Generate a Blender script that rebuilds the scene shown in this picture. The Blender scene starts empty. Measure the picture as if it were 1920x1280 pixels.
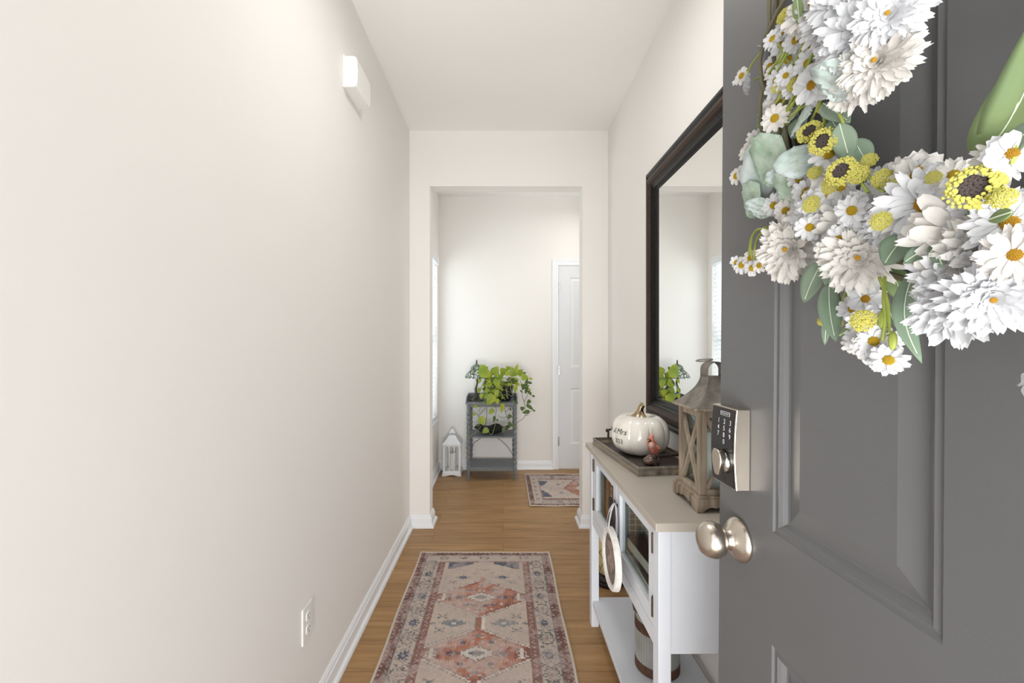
import bpy, bmesh, math, random
import numpy as np
from mathutils import Vector, Matrix, noise as mnoise
R = math.radians
rnd = random.Random(7)
sc = bpy.context.scene
COL = sc.collection

# ------------------------------------------------------------------ camera
F = 815.0; PX = 943.0; PY = 640.0; CZ = 1.27
cam = bpy.data.cameras.new('camera'); camo = bpy.data.objects.new('camera', cam); COL.objects.link(camo)
cam.sensor_width = 36; cam.lens = 36 * F / 1920
cam.shift_x = (960 - PX) / 1920; cam.clip_start = 0.01; cam.clip_end = 200
camo.location = (0, 0, CZ); camo.rotation_euler = (R(90), 0, 0)
sc.camera = camo
sc.view_settings.view_transform = 'Standard'; sc.view_settings.look = 'None'
sc.view_settings.gamma = 1; sc.view_settings.use_curve_mapping = False
sc.view_settings.exposure = 0.34

# ------------------------------------------------------------------ sky and lamps
w = bpy.data.worlds.new('sky'); sc.world = w; w.use_nodes = True
bg = w.node_tree.nodes['Background']
bg.inputs[0].default_value = (0.97, 0.98, 1.0, 1); bg.inputs[1].default_value = 1.3
def area(name, loc, rot, sx, sy, power, color=(1, .97, .93), shape='RECTANGLE'):
    l = bpy.data.lights.new(name, 'AREA'); l.shape = shape; l.size = sx; l.size_y = sy
    l.energy = power; l.color = color
    o = bpy.data.objects.new(name, l); COL.objects.link(o); o.location = loc; o.rotation_euler = rot
    return o
area('hall_fill_lamp', (0.04, 1.30, 2.63), (0, 0, 0), .30, .30, 5, (1, .985, .965), 'DISK')  # unseen lamp, added to even out the light along the hall
area('far_room_fill_lamp', (0.9, 3.62, 2.58), (0, 0, 0), 0.4, .4, 5, (1, .98, .96), 'DISK')  # unseen lamp, added to brighten the far room
area('doorway_daylight', (-0.05, -3.2, 1.5), (R(90), 0, 0), 2.4, 2.4, 45, (1, .99, .98))
area('porch_upward_fill', (-0.05, -1.6, 0.12), (R(143), 0, 0), 2.2, 1.4, 182, (1, .985, .97))  # added light aimed up through the entrance to brighten the hall ceiling
area('window_daylight', (-1.15, 3.80, 1.45), (R(90), 0, R(-90)), 1.0, 1.7, 20, (.985, .99, 1))
area('east_side_fill', (3.75, 3.7, 1.3), (R(90), 0, R(90)), 1.1, 2.0, 10, (1, .99, .98))  # added fill from the right, behind the added glass door

# ------------------------------------------------------------------ materials
def lin(c):
    return tuple((x / 255 / 12.92 if x / 255 <= .04045 else ((x / 255 + .055) / 1.055) ** 2.4) for x in c)
def newmat(name):
    m = bpy.data.materials.new(name); m.use_nodes = True
    return m, m.node_tree, m.node_tree.nodes['Principled BSDF']
def nd(nt, t, **kw):
    n = nt.nodes.new(t)
    for k, v in kw.items():
        if k in n.inputs.keys(): n.inputs[k].default_value = v
        else: setattr(n, k, v)
    return n
def ramp(nt, stops):
    r = nt.nodes.new('ShaderNodeValToRGB')
    el = r.color_ramp.elements
    while len(el) < len(stops): el.new(.5)
    for e, (p, c) in zip(el, stops): e.position = p; e.color = (*c, 1)
    return r
def mat(name, c, rough=.5, metal=0, c2=None, scale=20, stretch=(1, 1, 1), bump=0, bscale=None, coat=0, trans=0, spec=None, detail=4, stops=None):
    m, nt, b = newmat(name)
    b.inputs['Roughness'].default_value = rough; b.inputs['Metallic'].default_value = metal
    b.inputs['Coat Weight'].default_value = coat
    if spec is not None: b.inputs['Specular IOR Level'].default_value = spec
    tc = nd(nt, 'ShaderNodeTexCoord'); mp = nd(nt, 'ShaderNodeMapping'); mp.inputs['Scale'].default_value = stretch
    nt.links.new(tc.outputs['Object'], mp.inputs[0])
    n = nd(nt, 'ShaderNodeTexNoise', Scale=scale, Detail=detail); nt.links.new(mp.outputs[0], n.inputs['Vector'])
    st = stops or [(.3, c), (.7, c2 or tuple(x * .94 for x in c))]
    r = ramp(nt, st); nt.links.new(n.outputs['Fac'], r.inputs[0]); nt.links.new(r.outputs[0], b.inputs['Base Color'])
    if bump:
        n2 = nd(nt, 'ShaderNodeTexNoise', Scale=bscale or scale, Detail=3); nt.links.new(mp.outputs[0], n2.inputs['Vector'])
        bp = nd(nt, 'ShaderNodeBump', Strength=bump, Distance=.002); nt.links.new(n2.outputs['Fac'], bp.inputs['Height'])
        nt.links.new(bp.outputs[0], b.inputs['Normal'])
    if trans:
        tr = nd(nt, 'ShaderNodeBsdfTranslucent'); mx = nd(nt, 'ShaderNodeMixShader'); mx.inputs[0].default_value = trans
        nt.links.new(r.outputs[0], tr.inputs[0]); nt.links.new(b.outputs[0], mx.inputs[1]); nt.links.new(tr.outputs[0], mx.inputs[2])
        nt.links.new(mx.outputs[0], nt.nodes['Material Output'].inputs[0])
    return m
M = {}
M['wall'] = mat('wall_paint', (.865, .84, .81), .75, c2=(.858, .832, .802), scale=3, bump=.05, bscale=350)
M['ceil'] = mat('ceiling_paint', (.92, .91, .885), .85, c2=(.915, .905, .88), scale=3)
M['trim'] = mat('white_trim_paint', (.86, .88, .91), .35, scale=5, c2=(.85, .87, .90))
M['doorw'] = mat('white_door_paint', (.74, .755, .78), .4, scale=5, c2=(.73, .745, .77))
M['doorg'] = mat('grey_door_paint', (.125, .126, .130), .42, c2=(.118, .119, .123), scale=6, bump=.06, bscale=220)
M['plastic'] = mat('white_plastic', (.86, .85, .82), .35, scale=5, c2=(.85, .84, .81))
M['slot'] = mat('dark_slot', (.05, .05, .05), .6)
M['nickel'] = mat('satin_nickel', (.60, .54, .47), .27, 1, c2=(.57, .51, .44), scale=60, stretch=(1, 1, 8))
M['chrome'] = mat('polished_steel', (.75, .75, .76), .12, 1)
M['keyface'] = mat('black_keypad', (.012, .012, .014), .25)
M['white_ink'] = mat('white_print', (.85, .85, .85), .5)
M['black_ink'] = mat('black_print', (.02, .02, .02), .5)
M['frame'] = mat('mirror_frame_black', (.005, .0045, .0045), .28, scale=40, c2=(.009, .008, .007), spec=.18)
M['framebr'] = mat('mirror_frame_bronze', (.014, .009, .007), .45, scale=260, c2=(.075, .048, .037), detail=6, spec=.15)
M['console'] = mat('console_grey_paint', lin((222, 226, 233)), .45, c2=lin((219, 223, 230)), scale=8)
M['ctop'] = mat('console_top_taupe', lin((186, 178, 167)), .45, c2=lin((180, 172, 161)), scale=6, stretch=(1, 1, 1))
M['iron'] = mat('dark_iron', (.02, .018, .017), .45, .6, scale=60, c2=(.05, .04, .035))
M['brass'] = mat('dark_hinge', (.10, .08, .06), .4, .8)
M['gold'] = mat('gold_glaze', (.50, .40, .25), .12, 1, c2=(.42, .33, .2), scale=30)
M['ceramic'] = mat('white_ceramic', (.80, .765, .70), .18, c2=(.76, .72, .65), scale=9, coat=.6)
M['tray'] = mat('tray_grey_wood', (.14, .12, .10), .6, scale=14, stretch=(2, .25, 2), bump=.5, detail=8,
    stops=[(.3, (.07, .06, .05)), (.45, (.20, .175, .145)), (.56, (.27, .225, .175)), (.66, (.48, .34, .2))])
M['trayin'] = mat('tray_dark_wood', (.05, .04, .035), .55, scale=14, stretch=(.5, 4, 2), bump=.3,
    stops=[(.3, (.03, .025, .022)), (.6, (.075, .055, .045)), (.8, (.16, .08, .045))])
M['lwood'] = mat('driftwood', (.3, .23, .17), .75, scale=18, stretch=(1.6, 1.6, .2), bump=.5, detail=8,
    stops=[(.3, (.13, .095, .065)), (.42, (.25, .195, .14)), (.52, (.38, .31, .24)), (.62, (.30, .235, .17)), (.72, (.17, .12, .085))])
M['galv'] = mat('galvanised_metal', (.30, .275, .235), .6, .25, scale=34, c2=(.13, .115, .10), bump=.3, detail=10)
M['galv2'] = mat('galvanised_can', (.42, .43, .40), .5, .4, scale=14, c2=(.30, .31, .29), bump=.15, detail=8)
M['rust'] = mat('rusty_band', (.12, .05, .025), .75, .2, scale=45, c2=(.05, .028, .02), bump=.6, detail=8)
M['candle'] = mat('white_wax', (.82, .81, .76), .4)
M['candley'] = mat('yellow_wax', (.75, .62, .30), .45, scale=6, c2=(.72, .58, .26))
M['paper'] = mat('paper_label', (.82, .82, .84), .7)
M['cream'] = mat('cream_pages', (.72, .66, .55), .8, scale=120, stretch=(.3, .3, 6), c2=(.55, .5, .42))
M['cover_dark'] = mat('dark_brown_cover', (.07, .035, .025), .5, scale=20, c2=(.045, .025, .02))
M['cover_maroon'] = mat('maroon_cover', (.10, .025, .02), .5, scale=20, c2=(.06, .02, .015))
M['cover_orange'] = mat('orange_cover', (.42, .12, .03), .5, scale=20, c2=(.3, .09, .03))
M['cover_olive'] = mat('olive_cover', (.12, .10, .06), .5, scale=20, c2=(.09, .075, .045))
M['board'] = mat('grey_brown_board', (.17, .13, .10), .7, scale=25, c2=(.10, .07, .055), stretch=(1, 1, 3))
M['goldink'] = mat('gold_print', (.75, .55, .25), .4)
M['ribbon'] = mat('white_ribbon', (.80, .80, .84), .6, scale=200, c2=(.74, .74, .78), trans=.15)
M['whitewash'] = mat('whitewashed_wood', (.80, .79, .76), .6, scale=60, stretch=(1, 1, 1), c2=(.66, .64, .60), bump=.3)
M['burlap'] = mat('burlap', (.24, .19, .16), .9, scale=160, c2=(.15, .12, .10), bump=.6)
M['burlapflower'] = mat('faded_pink_print', (.36, .25, .21), .9, scale=60, c2=(.22, .17, .14))
M['stand'] = mat('stand_grey_paint', (.175, .19, .20), .5, scale=30, c2=(.14, .152, .16), bump=.15)
M['bronze'] = mat('bronze', (.05, .042, .036), .42, .6, scale=40, c2=(.09, .075, .06), bump=.3)
M['black'] = mat('black_glaze', (.01, .01, .016), .3, scale=8, c2=(.016, .015, .028), spec=.4)
M['rock'] = mat('black_rock', (.012, .012, .014), .5, scale=20, c2=(.035, .035, .04), bump=.5)
M['cord'] = mat('brown_cord', (.05, .035, .028), .6)
M['soil'] = mat('soil', (.02, .015, .01), .95, scale=80, c2=(.04, .03, .02))
M['leaf'] = mat('pothos_lime', (.46, .50, .04), .42, scale=9, c2=(.20, .32, .03), trans=.3)
M['leafd'] = mat('pothos_dark', (.06, .11, .025), .42, scale=16, c2=(.11, .17, .03), trans=.25)
M['vine'] = mat('vine_green', (.26, .32, .08), .5)
M['vined'] = mat('vine_brown', (.08, .06, .035), .6)
M['petal'] = mat('white_petal', (.75, .735, .715), .75, scale=25, c2=(.71, .68, .64), trans=.25)
M['petalcool'] = mat('cool_white_petal', (.74, .75, .775), .75, scale=25, c2=(.71, .715, .735), trans=.25)
M['ycentre'] = mat('yellow_centre', (.72, .42, .01), .8, scale=120, c2=(.80, .58, .03), bump=.8)
M['ocentre'] = mat('orange_centre', (.60, .30, .01), .8, scale=120, c2=(.68, .38, .02), bump=.8)
M['berry'] = mat('yellow_berry', (.55, .50, .05), .7, scale=60, c2=(.74, .70, .22), bump=.6)
M['seed'] = mat('dark_seed', (.03, .022, .02), .8, scale=90, c2=(.07, .05, .045))
M['greyseed'] = mat('grey_seed', (.16, .16, .18), .8, scale=260, c2=(.7, .7, .72), bump=.6)
M['dusty'] = mat('dusty_miller', (.50, .61, .57), .85, scale=45, c2=(.74, .80, .82), trans=.2, detail=6)
M['dustyg'] = mat('dusty_green', (.34, .50, .36), .85, scale=55, c2=(.66, .77, .68), trans=.2, detail=6)
M['euc'] = mat('eucalyptus', (.20, .29, .20), .6, scale=14, c2=(.27, .35, .26), trans=.25)
M['eucl'] = mat('light_leaf', (.29, .38, .15), .6, scale=10, c2=(.24, .34, .18), trans=.3)
M['palevein'] = mat('pale_vein', (.60, .68, .52), .7)
M['stem'] = mat('green_stem', (.26, .33, .05), .6, scale=30, c2=(.36, .40, .08))
M['vinering'] = mat('grey_wreath_ring', (.07, .07, .078), .7, scale=40, c2=(.10, .10, .11))
M['grapevine'] = mat('grapevine', (.13, .11, .07), .8, scale=40, c2=(.12, .11, .06))
M['bird'] = mat('red_glaze', (.50, .05, .025), .2, scale=110, c2=(.70, .34, .26), coat=.5, detail=6)
M['birdw'] = mat('pale_glaze', (.62, .42, .36), .2, coat=.5)
M['log'] = mat('log_glaze', (.06, .025, .018), .25, scale=60, c2=(.20, .12, .08), coat=.5, bump=.6)
M['lwhite'] = mat('white_lantern_paint', (.88, .89, .91), .5, scale=30, c2=(.84, .85, .87))
M['grilled'] = mat('grey_grille', (.30, .30, .32), .6)
M['blind'] = mat('blind_white', (.90, .91, .93), .5, c2=(.89, .90, .92), trans=.65)
M['concrete'] = mat('porch_concrete', (.55, .53, .50), .9, scale=8, c2=(.48, .46, .43), bump=.3)
M['lawn'] = mat('lawn', (.10, .20, .05), .95, scale=20, c2=(.14, .24, .07))

def glass_mat(name, tint=(.93, .97, .96), amt=.12):
    m, nt, b = newmat(name)
    g = nd(nt, 'ShaderNodeBsdfGlossy', Roughness=.01); t = nd(nt, 'ShaderNodeBsdfTransparent'); t.inputs[0].default_value = (*tint, 1)
    fr = nd(nt, 'ShaderNodeMath', operation='MULTIPLY_ADD'); pw = nd(nt, 'ShaderNodeMath', operation='POWER'); lwt = nd(nt, 'ShaderNodeLayerWeight'); lwt.inputs[0].default_value = .5
    nt.links.new(lwt.outputs['Facing'], pw.inputs[0]); pw.inputs[1].default_value = 4.0; nt.links.new(pw.outputs[0], fr.inputs[0]); fr.inputs[1].default_value = .45; fr.inputs[2].default_value = .025
    mx = nd(nt, 'ShaderNodeMixShader')
    nt.links.new(fr.outputs[0], mx.inputs[0]); nt.links.new(t.outputs[0], mx.inputs[1]); nt.links.new(g.outputs[0], mx.inputs[2])
    nt.links.new(mx.outputs[0], nt.nodes['Material Output'].inputs[0])
    return m
M['glass'] = glass_mat('clear_glass')
def mirror_mat():
    m, nt, b = newmat('mirror_silver')
    b.inputs['Base Color'].default_value = (.90, .91, .90, 1); b.inputs['Metallic'].default_value = 1; b.inputs['Roughness'].default_value = .0
    return m
M['mirror'] = mirror_mat()
def floor_mat():
    m, nt, b = newmat('oak_vinyl_planks')
    tc = nd(nt, 'ShaderNodeTexCoord')
    br = nd(nt, 'ShaderNodeTexBrick'); br.offset = .37; br.offset_frequency = 2
    br.inputs['Color1'].default_value = (.0, .0, .0, 1); br.inputs['Color2'].default_value = (1, 1, 1, 1); br.inputs['Mortar'].default_value = (.5, .5, .5, 1)
    br.inputs['Scale'].default_value = 1; br.inputs['Mortar Size'].default_value = .0012; br.inputs['Mortar Smooth'].default_value = .2
    br.inputs['Brick Width'].default_value = 1.22; br.inputs['Row Height'].default_value = .152
    nt.links.new(tc.outputs['Object'], br.inputs['Vector'])
    mp = nd(nt, 'ShaderNodeMapping'); mp.inputs['Scale'].default_value = (1.3, 16, 1)
    nt.links.new(tc.outputs['Object'], mp.inputs[0])
    ad = nd(nt, 'ShaderNodeVectorMath'); ad.operation = 'MULTIPLY_ADD'
    nt.links.new(br.outputs['Color'], ad.inputs[0]); ad.inputs[1].default_value = (3.7, 9.1, 0); nt.links.new(mp.outputs[0], ad.inputs[2])
    n = nd(nt, 'ShaderNodeTexNoise', Scale=2.2, Detail=8, Roughness=.62, Distortion=.6); nt.links.new(ad.outputs[0], n.inputs['Vector'])
    rp = ramp(nt, [(.25, (.25, .128, .048)), (.45, (.36, .205, .085)), (.6, (.41, .24, .105)), (.8, (.46, .285, .13))])
    nt.links.new(n.outputs['Fac'], rp.inputs[0])
    n2 = nd(nt, 'ShaderNodeTexNoise', Scale=.55, Detail=2); nt.links.new(ad.outputs[0], n2.inputs['Vector'])
    hs = nd(nt, 'ShaderNodeHueSaturation'); mr = nd(nt, 'ShaderNodeMapRange'); mr.inputs[1].default_value = .3; mr.inputs[2].default_value = .7
    mr.inputs[3].default_value = .86; mr.inputs[4].default_value = 1.1
    nt.links.new(n2.outputs['Fac'], mr.inputs[0]); nt.links.new(mr.outputs[0], hs.inputs['Value']); nt.links.new(rp.outputs[0], hs.inputs['Color'])
    # knots
    mpk = nd(nt, 'ShaderNodeMapping'); mpk.inputs['Scale'].default_value = (1.2, 3.2, 1); nt.links.new(tc.outputs['Object'], mpk.inputs[0])
    vk = nd(nt, 'ShaderNodeTexVoronoi', Scale=1.6); nt.links.new(mpk.outputs[0], vk.inputs['Vector'])
    rk = ramp(nt, [(.0, (.35, .35, .35)), (.035, (.75, .75, .75)), (.07, (1, 1, 1))]); nt.links.new(vk.outputs['Distance'], rk.inputs[0])
    mk = nd(nt, 'ShaderNodeMixRGB', blend_type='MULTIPLY'); mk.inputs[0].default_value = .8
    nt.links.new(hs.outputs[0], mk.inputs[1]); nt.links.new(rk.outputs[0], mk.inputs[2])
    mx = nd(nt, 'ShaderNodeMixRGB'); mx.inputs[2].default_value = (.06, .032, .013, 1)
    m7 = nd(nt, 'ShaderNodeMath', operation='MULTIPLY'); m7.inputs[1].default_value = .75
    nt.links.new(br.outputs['Fac'], m7.inputs[0]); nt.links.new(m7.outputs[0], mx.inputs[0]); nt.links.new(mk.outputs[0], mx.inputs[1])
    nt.links.new(mx.outputs[0], b.inputs['Base Color'])
    b.inputs['Roughness'].default_value = .42; b.inputs['Specular IOR Level'].default_value = .35
    bp = nd(nt, 'ShaderNodeBump', Strength=.15, Distance=.002); nt.links.new(n.outputs['Fac'], bp.inputs['Height']); nt.links.new(bp.outputs[0], b.inputs['Normal'])
    return m
M['floor'] = floor_mat()
def stained_mat():
    m, nt, b = newmat('stained_glass')
    tc = nd(nt, 'ShaderNodeTexCoord')
    v = nd(nt, 'ShaderNodeTexVoronoi', Scale=62); nt.links.new(tc.outputs['Object'], v.inputs['Vector'])
    e = nd(nt, 'ShaderNodeTexVoronoi', Scale=62, feature='DISTANCE_TO_EDGE'); nt.links.new(tc.outputs['Object'], e.inputs['Vector'])
    sp = nd(nt, 'ShaderNodeSeparateColor'); nt.links.new(v.outputs['Color'], sp.inputs[0])
    r = ramp(nt, [(0, (.55, .60, .56)), (.2, (.06, .13, .08)), (.38, (.26, .33, .28)), (.55, (.75, .78, .76)), (.72, (.07, .07, .05)), (.88, (.22, .20, .10))])
    r.color_ramp.interpolation = 'CONSTANT'; nt.links.new(sp.outputs[0], r.inputs[0])
    l = nd(nt, 'ShaderNodeMath', operation='LESS_THAN'); l.inputs[1].default_value = .06; nt.links.new(e.outputs['Distance'], l.inputs[0])
    mx = nd(nt, 'ShaderNodeMixRGB'); mx.inputs[2].default_value = (.02, .02, .018, 1)
    nt.links.new(l.outputs[0], mx.inputs[0]); nt.links.new(r.outputs[0], mx.inputs[1]); nt.links.new(mx.outputs[0], b.inputs['Base Color'])
    b.inputs['Roughness'].default_value = .15
    return m
M['stained'] = stained_mat()
def vcol_mat():
    m, nt, b = newmat('woven_rug')
    a = nd(nt, 'ShaderNodeVertexColor', layer_name='weave'); nt.links.new(a.outputs[0], b.inputs['Base Color'])
    b.inputs['Roughness'].default_value = .95; b.inputs['Specular IOR Level'].default_value = .1
    tc = nd(nt, 'ShaderNodeTexCoord'); n = nd(nt, 'ShaderNodeTexNoise', Scale=420); nt.links.new(tc.outputs['Object'], n.inputs['Vector'])
    bp = nd(nt, 'ShaderNodeBump', Strength=.4, Distance=.001); nt.links.new(n.outputs['Fac'], bp.inputs['Height']); nt.links.new(bp.outputs[0], b.inputs['Normal'])
    return m
M['rug'] = vcol_mat()
M['rugedge'] = mat('rug_binding', (.62, .56, .47), .9)

# ------------------------------------------------------------------ mesh helpers
def frame_of(axis):
    a = Vector(axis).normalized(); u = a.orthogonal().normalized(); return a, u, a.cross(u)
class MB:
    def __init__(s): s.v = []; s.f = []
    def add(s, vs, fs):
        n = len(s.v); s.v += [tuple(p) for p in vs]; s.f += [tuple(i + n for i in f) for f in fs]; return s
    def box(s, x0, x1, y0, y1, z0, z1):
        return s.add([(x0, y0, z0), (x1, y0, z0), (x1, y1, z0), (x0, y1, z0), (x0, y0, z1), (x1, y0, z1), (x1, y1, z1), (x0, y1, z1)],
                     [(3, 2, 1, 0), (4, 5, 6, 7), (0, 1, 5, 4), (1, 2, 6, 5), (2, 3, 7, 6), (3, 0, 4, 7)])
    def obox(s, c, ax, ay, az, hx, hy, hz):   # oriented box
        c = Vector(c); ax, ay, az = Vector(ax).normalized() * hx, Vector(ay).normalized() * hy, Vector(az).normalized() * hz
        vs = [c + ax * a + ay * b + az * d for d in (-1, 1) for a, b in ((-1, -1), (1, -1), (1, 1), (-1, 1))]
        return s.add(vs, [(3, 2, 1, 0), (4, 5, 6, 7), (0, 1, 5, 4), (1, 2, 6, 5), (2, 3, 7, 6), (3, 0, 4, 7)])
    def bar(s, p0, p1, hw, hd, up=(0, 0, 1)):
        p0, p1 = Vector(p0), Vector(p1); d = (p1 - p0); L = d.length; d.normalize(); u = Vector(up); x = d.cross(u)
        if x.length < 1e-4: x = d.orthogonal()
        x.normalize(); y = x.cross(d)
        return s.obox((p0 + p1) / 2, x, y, d, hw, hd, L / 2)
    def lathe(s, prof, o=(0, 0, 0), axis=(0, 0, 1), seg=24, wob=None, ex=1.0):
        a, u, v = frame_of(axis) if tuple(axis) != (0, 0, 1) else (Vector((0, 0, 1)), Vector((1, 0, 0)), Vector((0, 1, 0)))
        o = Vector(o); vs = []; fs = []
        for (r, h) in prof:
            for k in range(seg):
                t = 2 * math.pi * k / seg; rr = r * (wob(t, h) if wob else 1)
                vs.append(o + a * h + u * rr * math.cos(t) * ex + v * rr * math.sin(t))
        for i in range(len(prof) - 1):
            for k in range(seg):
                k2 = (k + 1) % seg; fs.append((i * seg + k, i * seg + k2, (i + 1) * seg + k2, (i + 1) * seg + k))
        if prof[0][0] > 1e-5: fs.append(tuple(range(seg - 1, -1, -1)))
        n = (len(prof) - 1) * seg
        if prof[-1][0] > 1e-5: fs.append(tuple(range(n, n + seg)))
        return s.add(vs, fs)
    def cyl(s, p0, p1, r0, r1=None, seg=16):
        p0, p1 = Vector(p0), Vector(p1); d = p1 - p0
        return s.lathe([(r0, 0), (r1 if r1 is not None else r0, d.length)], p0, d, seg)
    def tube(s, pts, r, seg=8, closed=False):
        pts = [Vector(p) for p in pts]; n = len(pts); vs = []; fs = []
        rr = r if isinstance(r, (list, tuple)) else [r] * n
        prev = None
        for i, p in enumerate(pts):
            d = (pts[(i + 1) % n] - pts[i - 1]) if closed else (pts[min(i + 1, n - 1)] - pts[max(i - 1, 0)])
            d.normalize()
            if prev is None: u = d.orthogonal().normalized()
            else:
                u = prev - d * prev.dot(d); u = u.normalized() if u.length > 1e-6 else d.orthogonal().normalized()
            prev = u; v = d.cross(u)
            for k in range(seg):
                t = 2 * math.pi * k / seg; vs.append(p + u * rr[i] * math.cos(t) + v * rr[i] * math.sin(t))
        for i in range(n if closed else n - 1):
            j = (i + 1) % n
            for k in range(seg): fs.append((i * seg + k, i * seg + (k + 1) % seg, j * seg + (k + 1) % seg, j * seg + k))
        if not closed: fs += [tuple(range(seg - 1, -1, -1)), tuple(range((n - 1) * seg, n * seg))]
        return s.add(vs, fs)
    def prism(s, poly, f0, f1):          # poly 2d points, f0/f1 map (a,b)->3d for both ends
        n = len(poly); vs = [f0(a, b) for a, b in poly] + [f1(a, b) for a, b in poly]
        fs = [tuple(range(n - 1, -1, -1)), tuple(range(n, 2 * n))] + [(i, (i + 1) % n, n + (i + 1) % n, n + i) for i in range(n)]
        return s.add(vs, fs)
    def ball(s, c, r, seg=10, ring=6, sc=(1, 1, 1)):
        vs = []; fs = []
        for i in range(ring + 1):
            ph = math.pi * i / ring
            for k in range(seg):
                t = 2 * math.pi * k / seg
                vs.append((c[0] + r * sc[0] * math.sin(ph) * math.cos(t), c[1] + r * sc[1] * math.sin(ph) * math.sin(t), c[2] + r * sc[2] * math.cos(ph)))
        for i in range(ring):
            for k in range(seg): fs.append((i * seg + k, (i + 1) * seg + k, (i + 1) * seg + (k + 1) % seg, i * seg + (k + 1) % seg))
        return s.add(vs, fs)
    def xf(s, m):
        s.v = [tuple(m @ Vector(p)) for p in s.v]; return s
    def mesh(s, name, smooth=False):
        me = bpy.data.meshes.new(name); me.from_pydata(s.v, [], s.f)
        bm = bmesh.new(); bm.from_mesh(me); bmesh.ops.remove_doubles(bm, verts=bm.verts, dist=1e-6)
        bmesh.ops.recalc_face_normals(bm, faces=bm.faces); bm.to_mesh(me); bm.free()
        if smooth:
            for p in me.polygons: p.use_smooth = True
            try: me.set_sharp_from_angle(angle=R(38))
            except Exception: pass
        return me
    def build(s, name, m, parent=None, smooth=False, bevel=0, seg=2, loc=None):
        return link(name, s.mesh(name, smooth), m, parent, bevel, seg, loc)
def link(name, me, m, parent=None, bevel=0, seg=2, loc=None):
    o = bpy.data.objects.new(name, me); COL.objects.link(o)
    if m is not None and not me.materials: me.materials.append(M[m] if isinstance(m, str) else m)
    if parent: o.parent = parent
    if loc is not None: o.location = loc
    if bevel:
        b = o.modifiers.new('bevel', 'BEVEL'); b.width = bevel; b.segments = seg; b.limit_method = 'ANGLE'; b.angle_limit = R(40)
    return o
def tag(o, label=None, cat=None, group=None, kind=None):
    if label: o['label'] = label
    if cat: o['category'] = cat
    if group: o['group'] = group
    if kind: o['kind'] = kind
    return o
def thing(name, loc, label, cat, group=None, rz=0, kind=None):
    o = bpy.data.objects.new(name, None); COL.objects.link(o); o.location = loc; o.rotation_euler = (0, 0, rz); o.empty_display_size = .05
    return tag(o, label, cat, group, kind)
def textmesh(txt, size, f, shear=0, space=1.0):
    """flat lettering, each glyph point mapped through f(x, y) -> 3d"""
    cu = bpy.data.curves.new('lettering', 'FONT'); cu.body = txt; cu.size = size; cu.align_x = 'CENTER'; cu.align_y = 'CENTER'
    cu.shear = shear; cu.space_character = space; cu.resolution_u = 3
    o = bpy.data.objects.new('lettering', cu); COL.objects.link(o)
    dg = bpy.context.evaluated_depsgraph_get(); me = bpy.data.meshes.new_from_object(o.evaluated_get(dg))
    bpy.data.objects.remove(o); bpy.data.curves.remove(cu)
    bm = bmesh.new(); bm.from_mesh(me)
    bmesh.ops.triangulate(bm, faces=bm.faces)
    for v in bm.verts: v.co = Vector(f(v.co.x, v.co.y))
    bm.to_mesh(me); bm.free()
    return me
def wpt(px, py, Y): return Vector(((px - PX) / F * Y, Y, CZ - (py - PY) / F * Y))

# ------------------------------------------------------------------ room shell
XL, XR, ZC, YO, YO2, YB = -.640, .720, 2.715, 2.98, 3.098, 4.33
YF = -.16                                   # inner face of the front wall
OL, OR, OZ = -.501, .545, 2.334
def S(name, mb, m, label, cat, **k):
    return tag(mb.build(name, m, **k), label, cat, None, 'structure')
S('floor', MB().box(XL - .12, 4.0, YF - .14, YB + .12, -.1, 0), 'floor', 'brown wood plank floor running the length of the hall', 'floor')
S('ceiling', MB().box(XL - .12, 4.0, YF - .14, YB + .12, ZC, ZC + .1), 'ceil', 'plain white ceiling over the hall', 'ceiling')
WY0, WY1, WZ0, WZ1 = 3.36, 4.235, .515, 2.085
mb = MB().box(XL - .12, XL, YF - .14, WY0, 0, ZC).box(XL - .12, XL, WY1, YB + .12, 0, ZC)
mb.box(XL - .12, XL, WY0, WY1, 0, WZ0).box(XL - .12, XL, WY0, WY1, WZ1, ZC)
S('wall_left', mb, 'wall', 'long off-white wall on the left of the hall', 'wall')
S('wall_right', MB().box(XR, XR + .12, YF, YO + .001, 0, ZC), 'wall', 'off-white wall behind the console table and mirror', 'wall')
S('wall_back', MB().box(XL, 4.0, YB, YB + .12, 0, ZC), 'wall', 'off-white far wall behind the plant stand', 'wall')
mb = MB().box(XL, OL, YO, YO2, 0, ZC).box(OR, 4.0, YO, YO2, 0, ZC).box(OL, OR, YO, YO2, OZ, ZC)
S('wall_middle', mb, 'wall', 'off-white cross wall around the wide opening at the end of the hall', 'wall')
mb = MB().box(XL, -.53, YF - .14, YF, 0, ZC).box(.44, XR + .12, YF - .14, YF, 0, ZC).box(-.53, .44, YF - .14, YF, 2.08, ZC)
S('wall_front', mb, 'wall', 'front wall around the open entrance behind the camera', 'wall')
mb = MB().box(3.9, 4.0, YO2, 3.2, 0, ZC).box(3.9, 4.0, 4.2, YB, 0, ZC).box(3.9, 4.0, 3.2, 4.2, 2.3, ZC)
S('wall_east', mb, 'wall', 'far right wall of the room beyond the hall', 'wall')
mb = MB().box(-.53, -.50, YF - .14, YF, 0, 2.08).box(.415, .44, YF - .14, YF, 0, 2.08).box(-.5, .415, YF - .14, YF, 2.05, 2.08)
S('trim_1', mb, 'trim', 'white jamb of the front entrance', 'door frame')
S('porch', MB().box(-3, 3, -3.5, YF - .14, -.16, -.02), 'concrete', 'concrete porch outside the entrance', 'porch')
S('lawn', MB().box(-14, 14, -25, -3.5, -.3, -.16), 'lawn', 'lawn beyond the porch', 'lawn')

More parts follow.
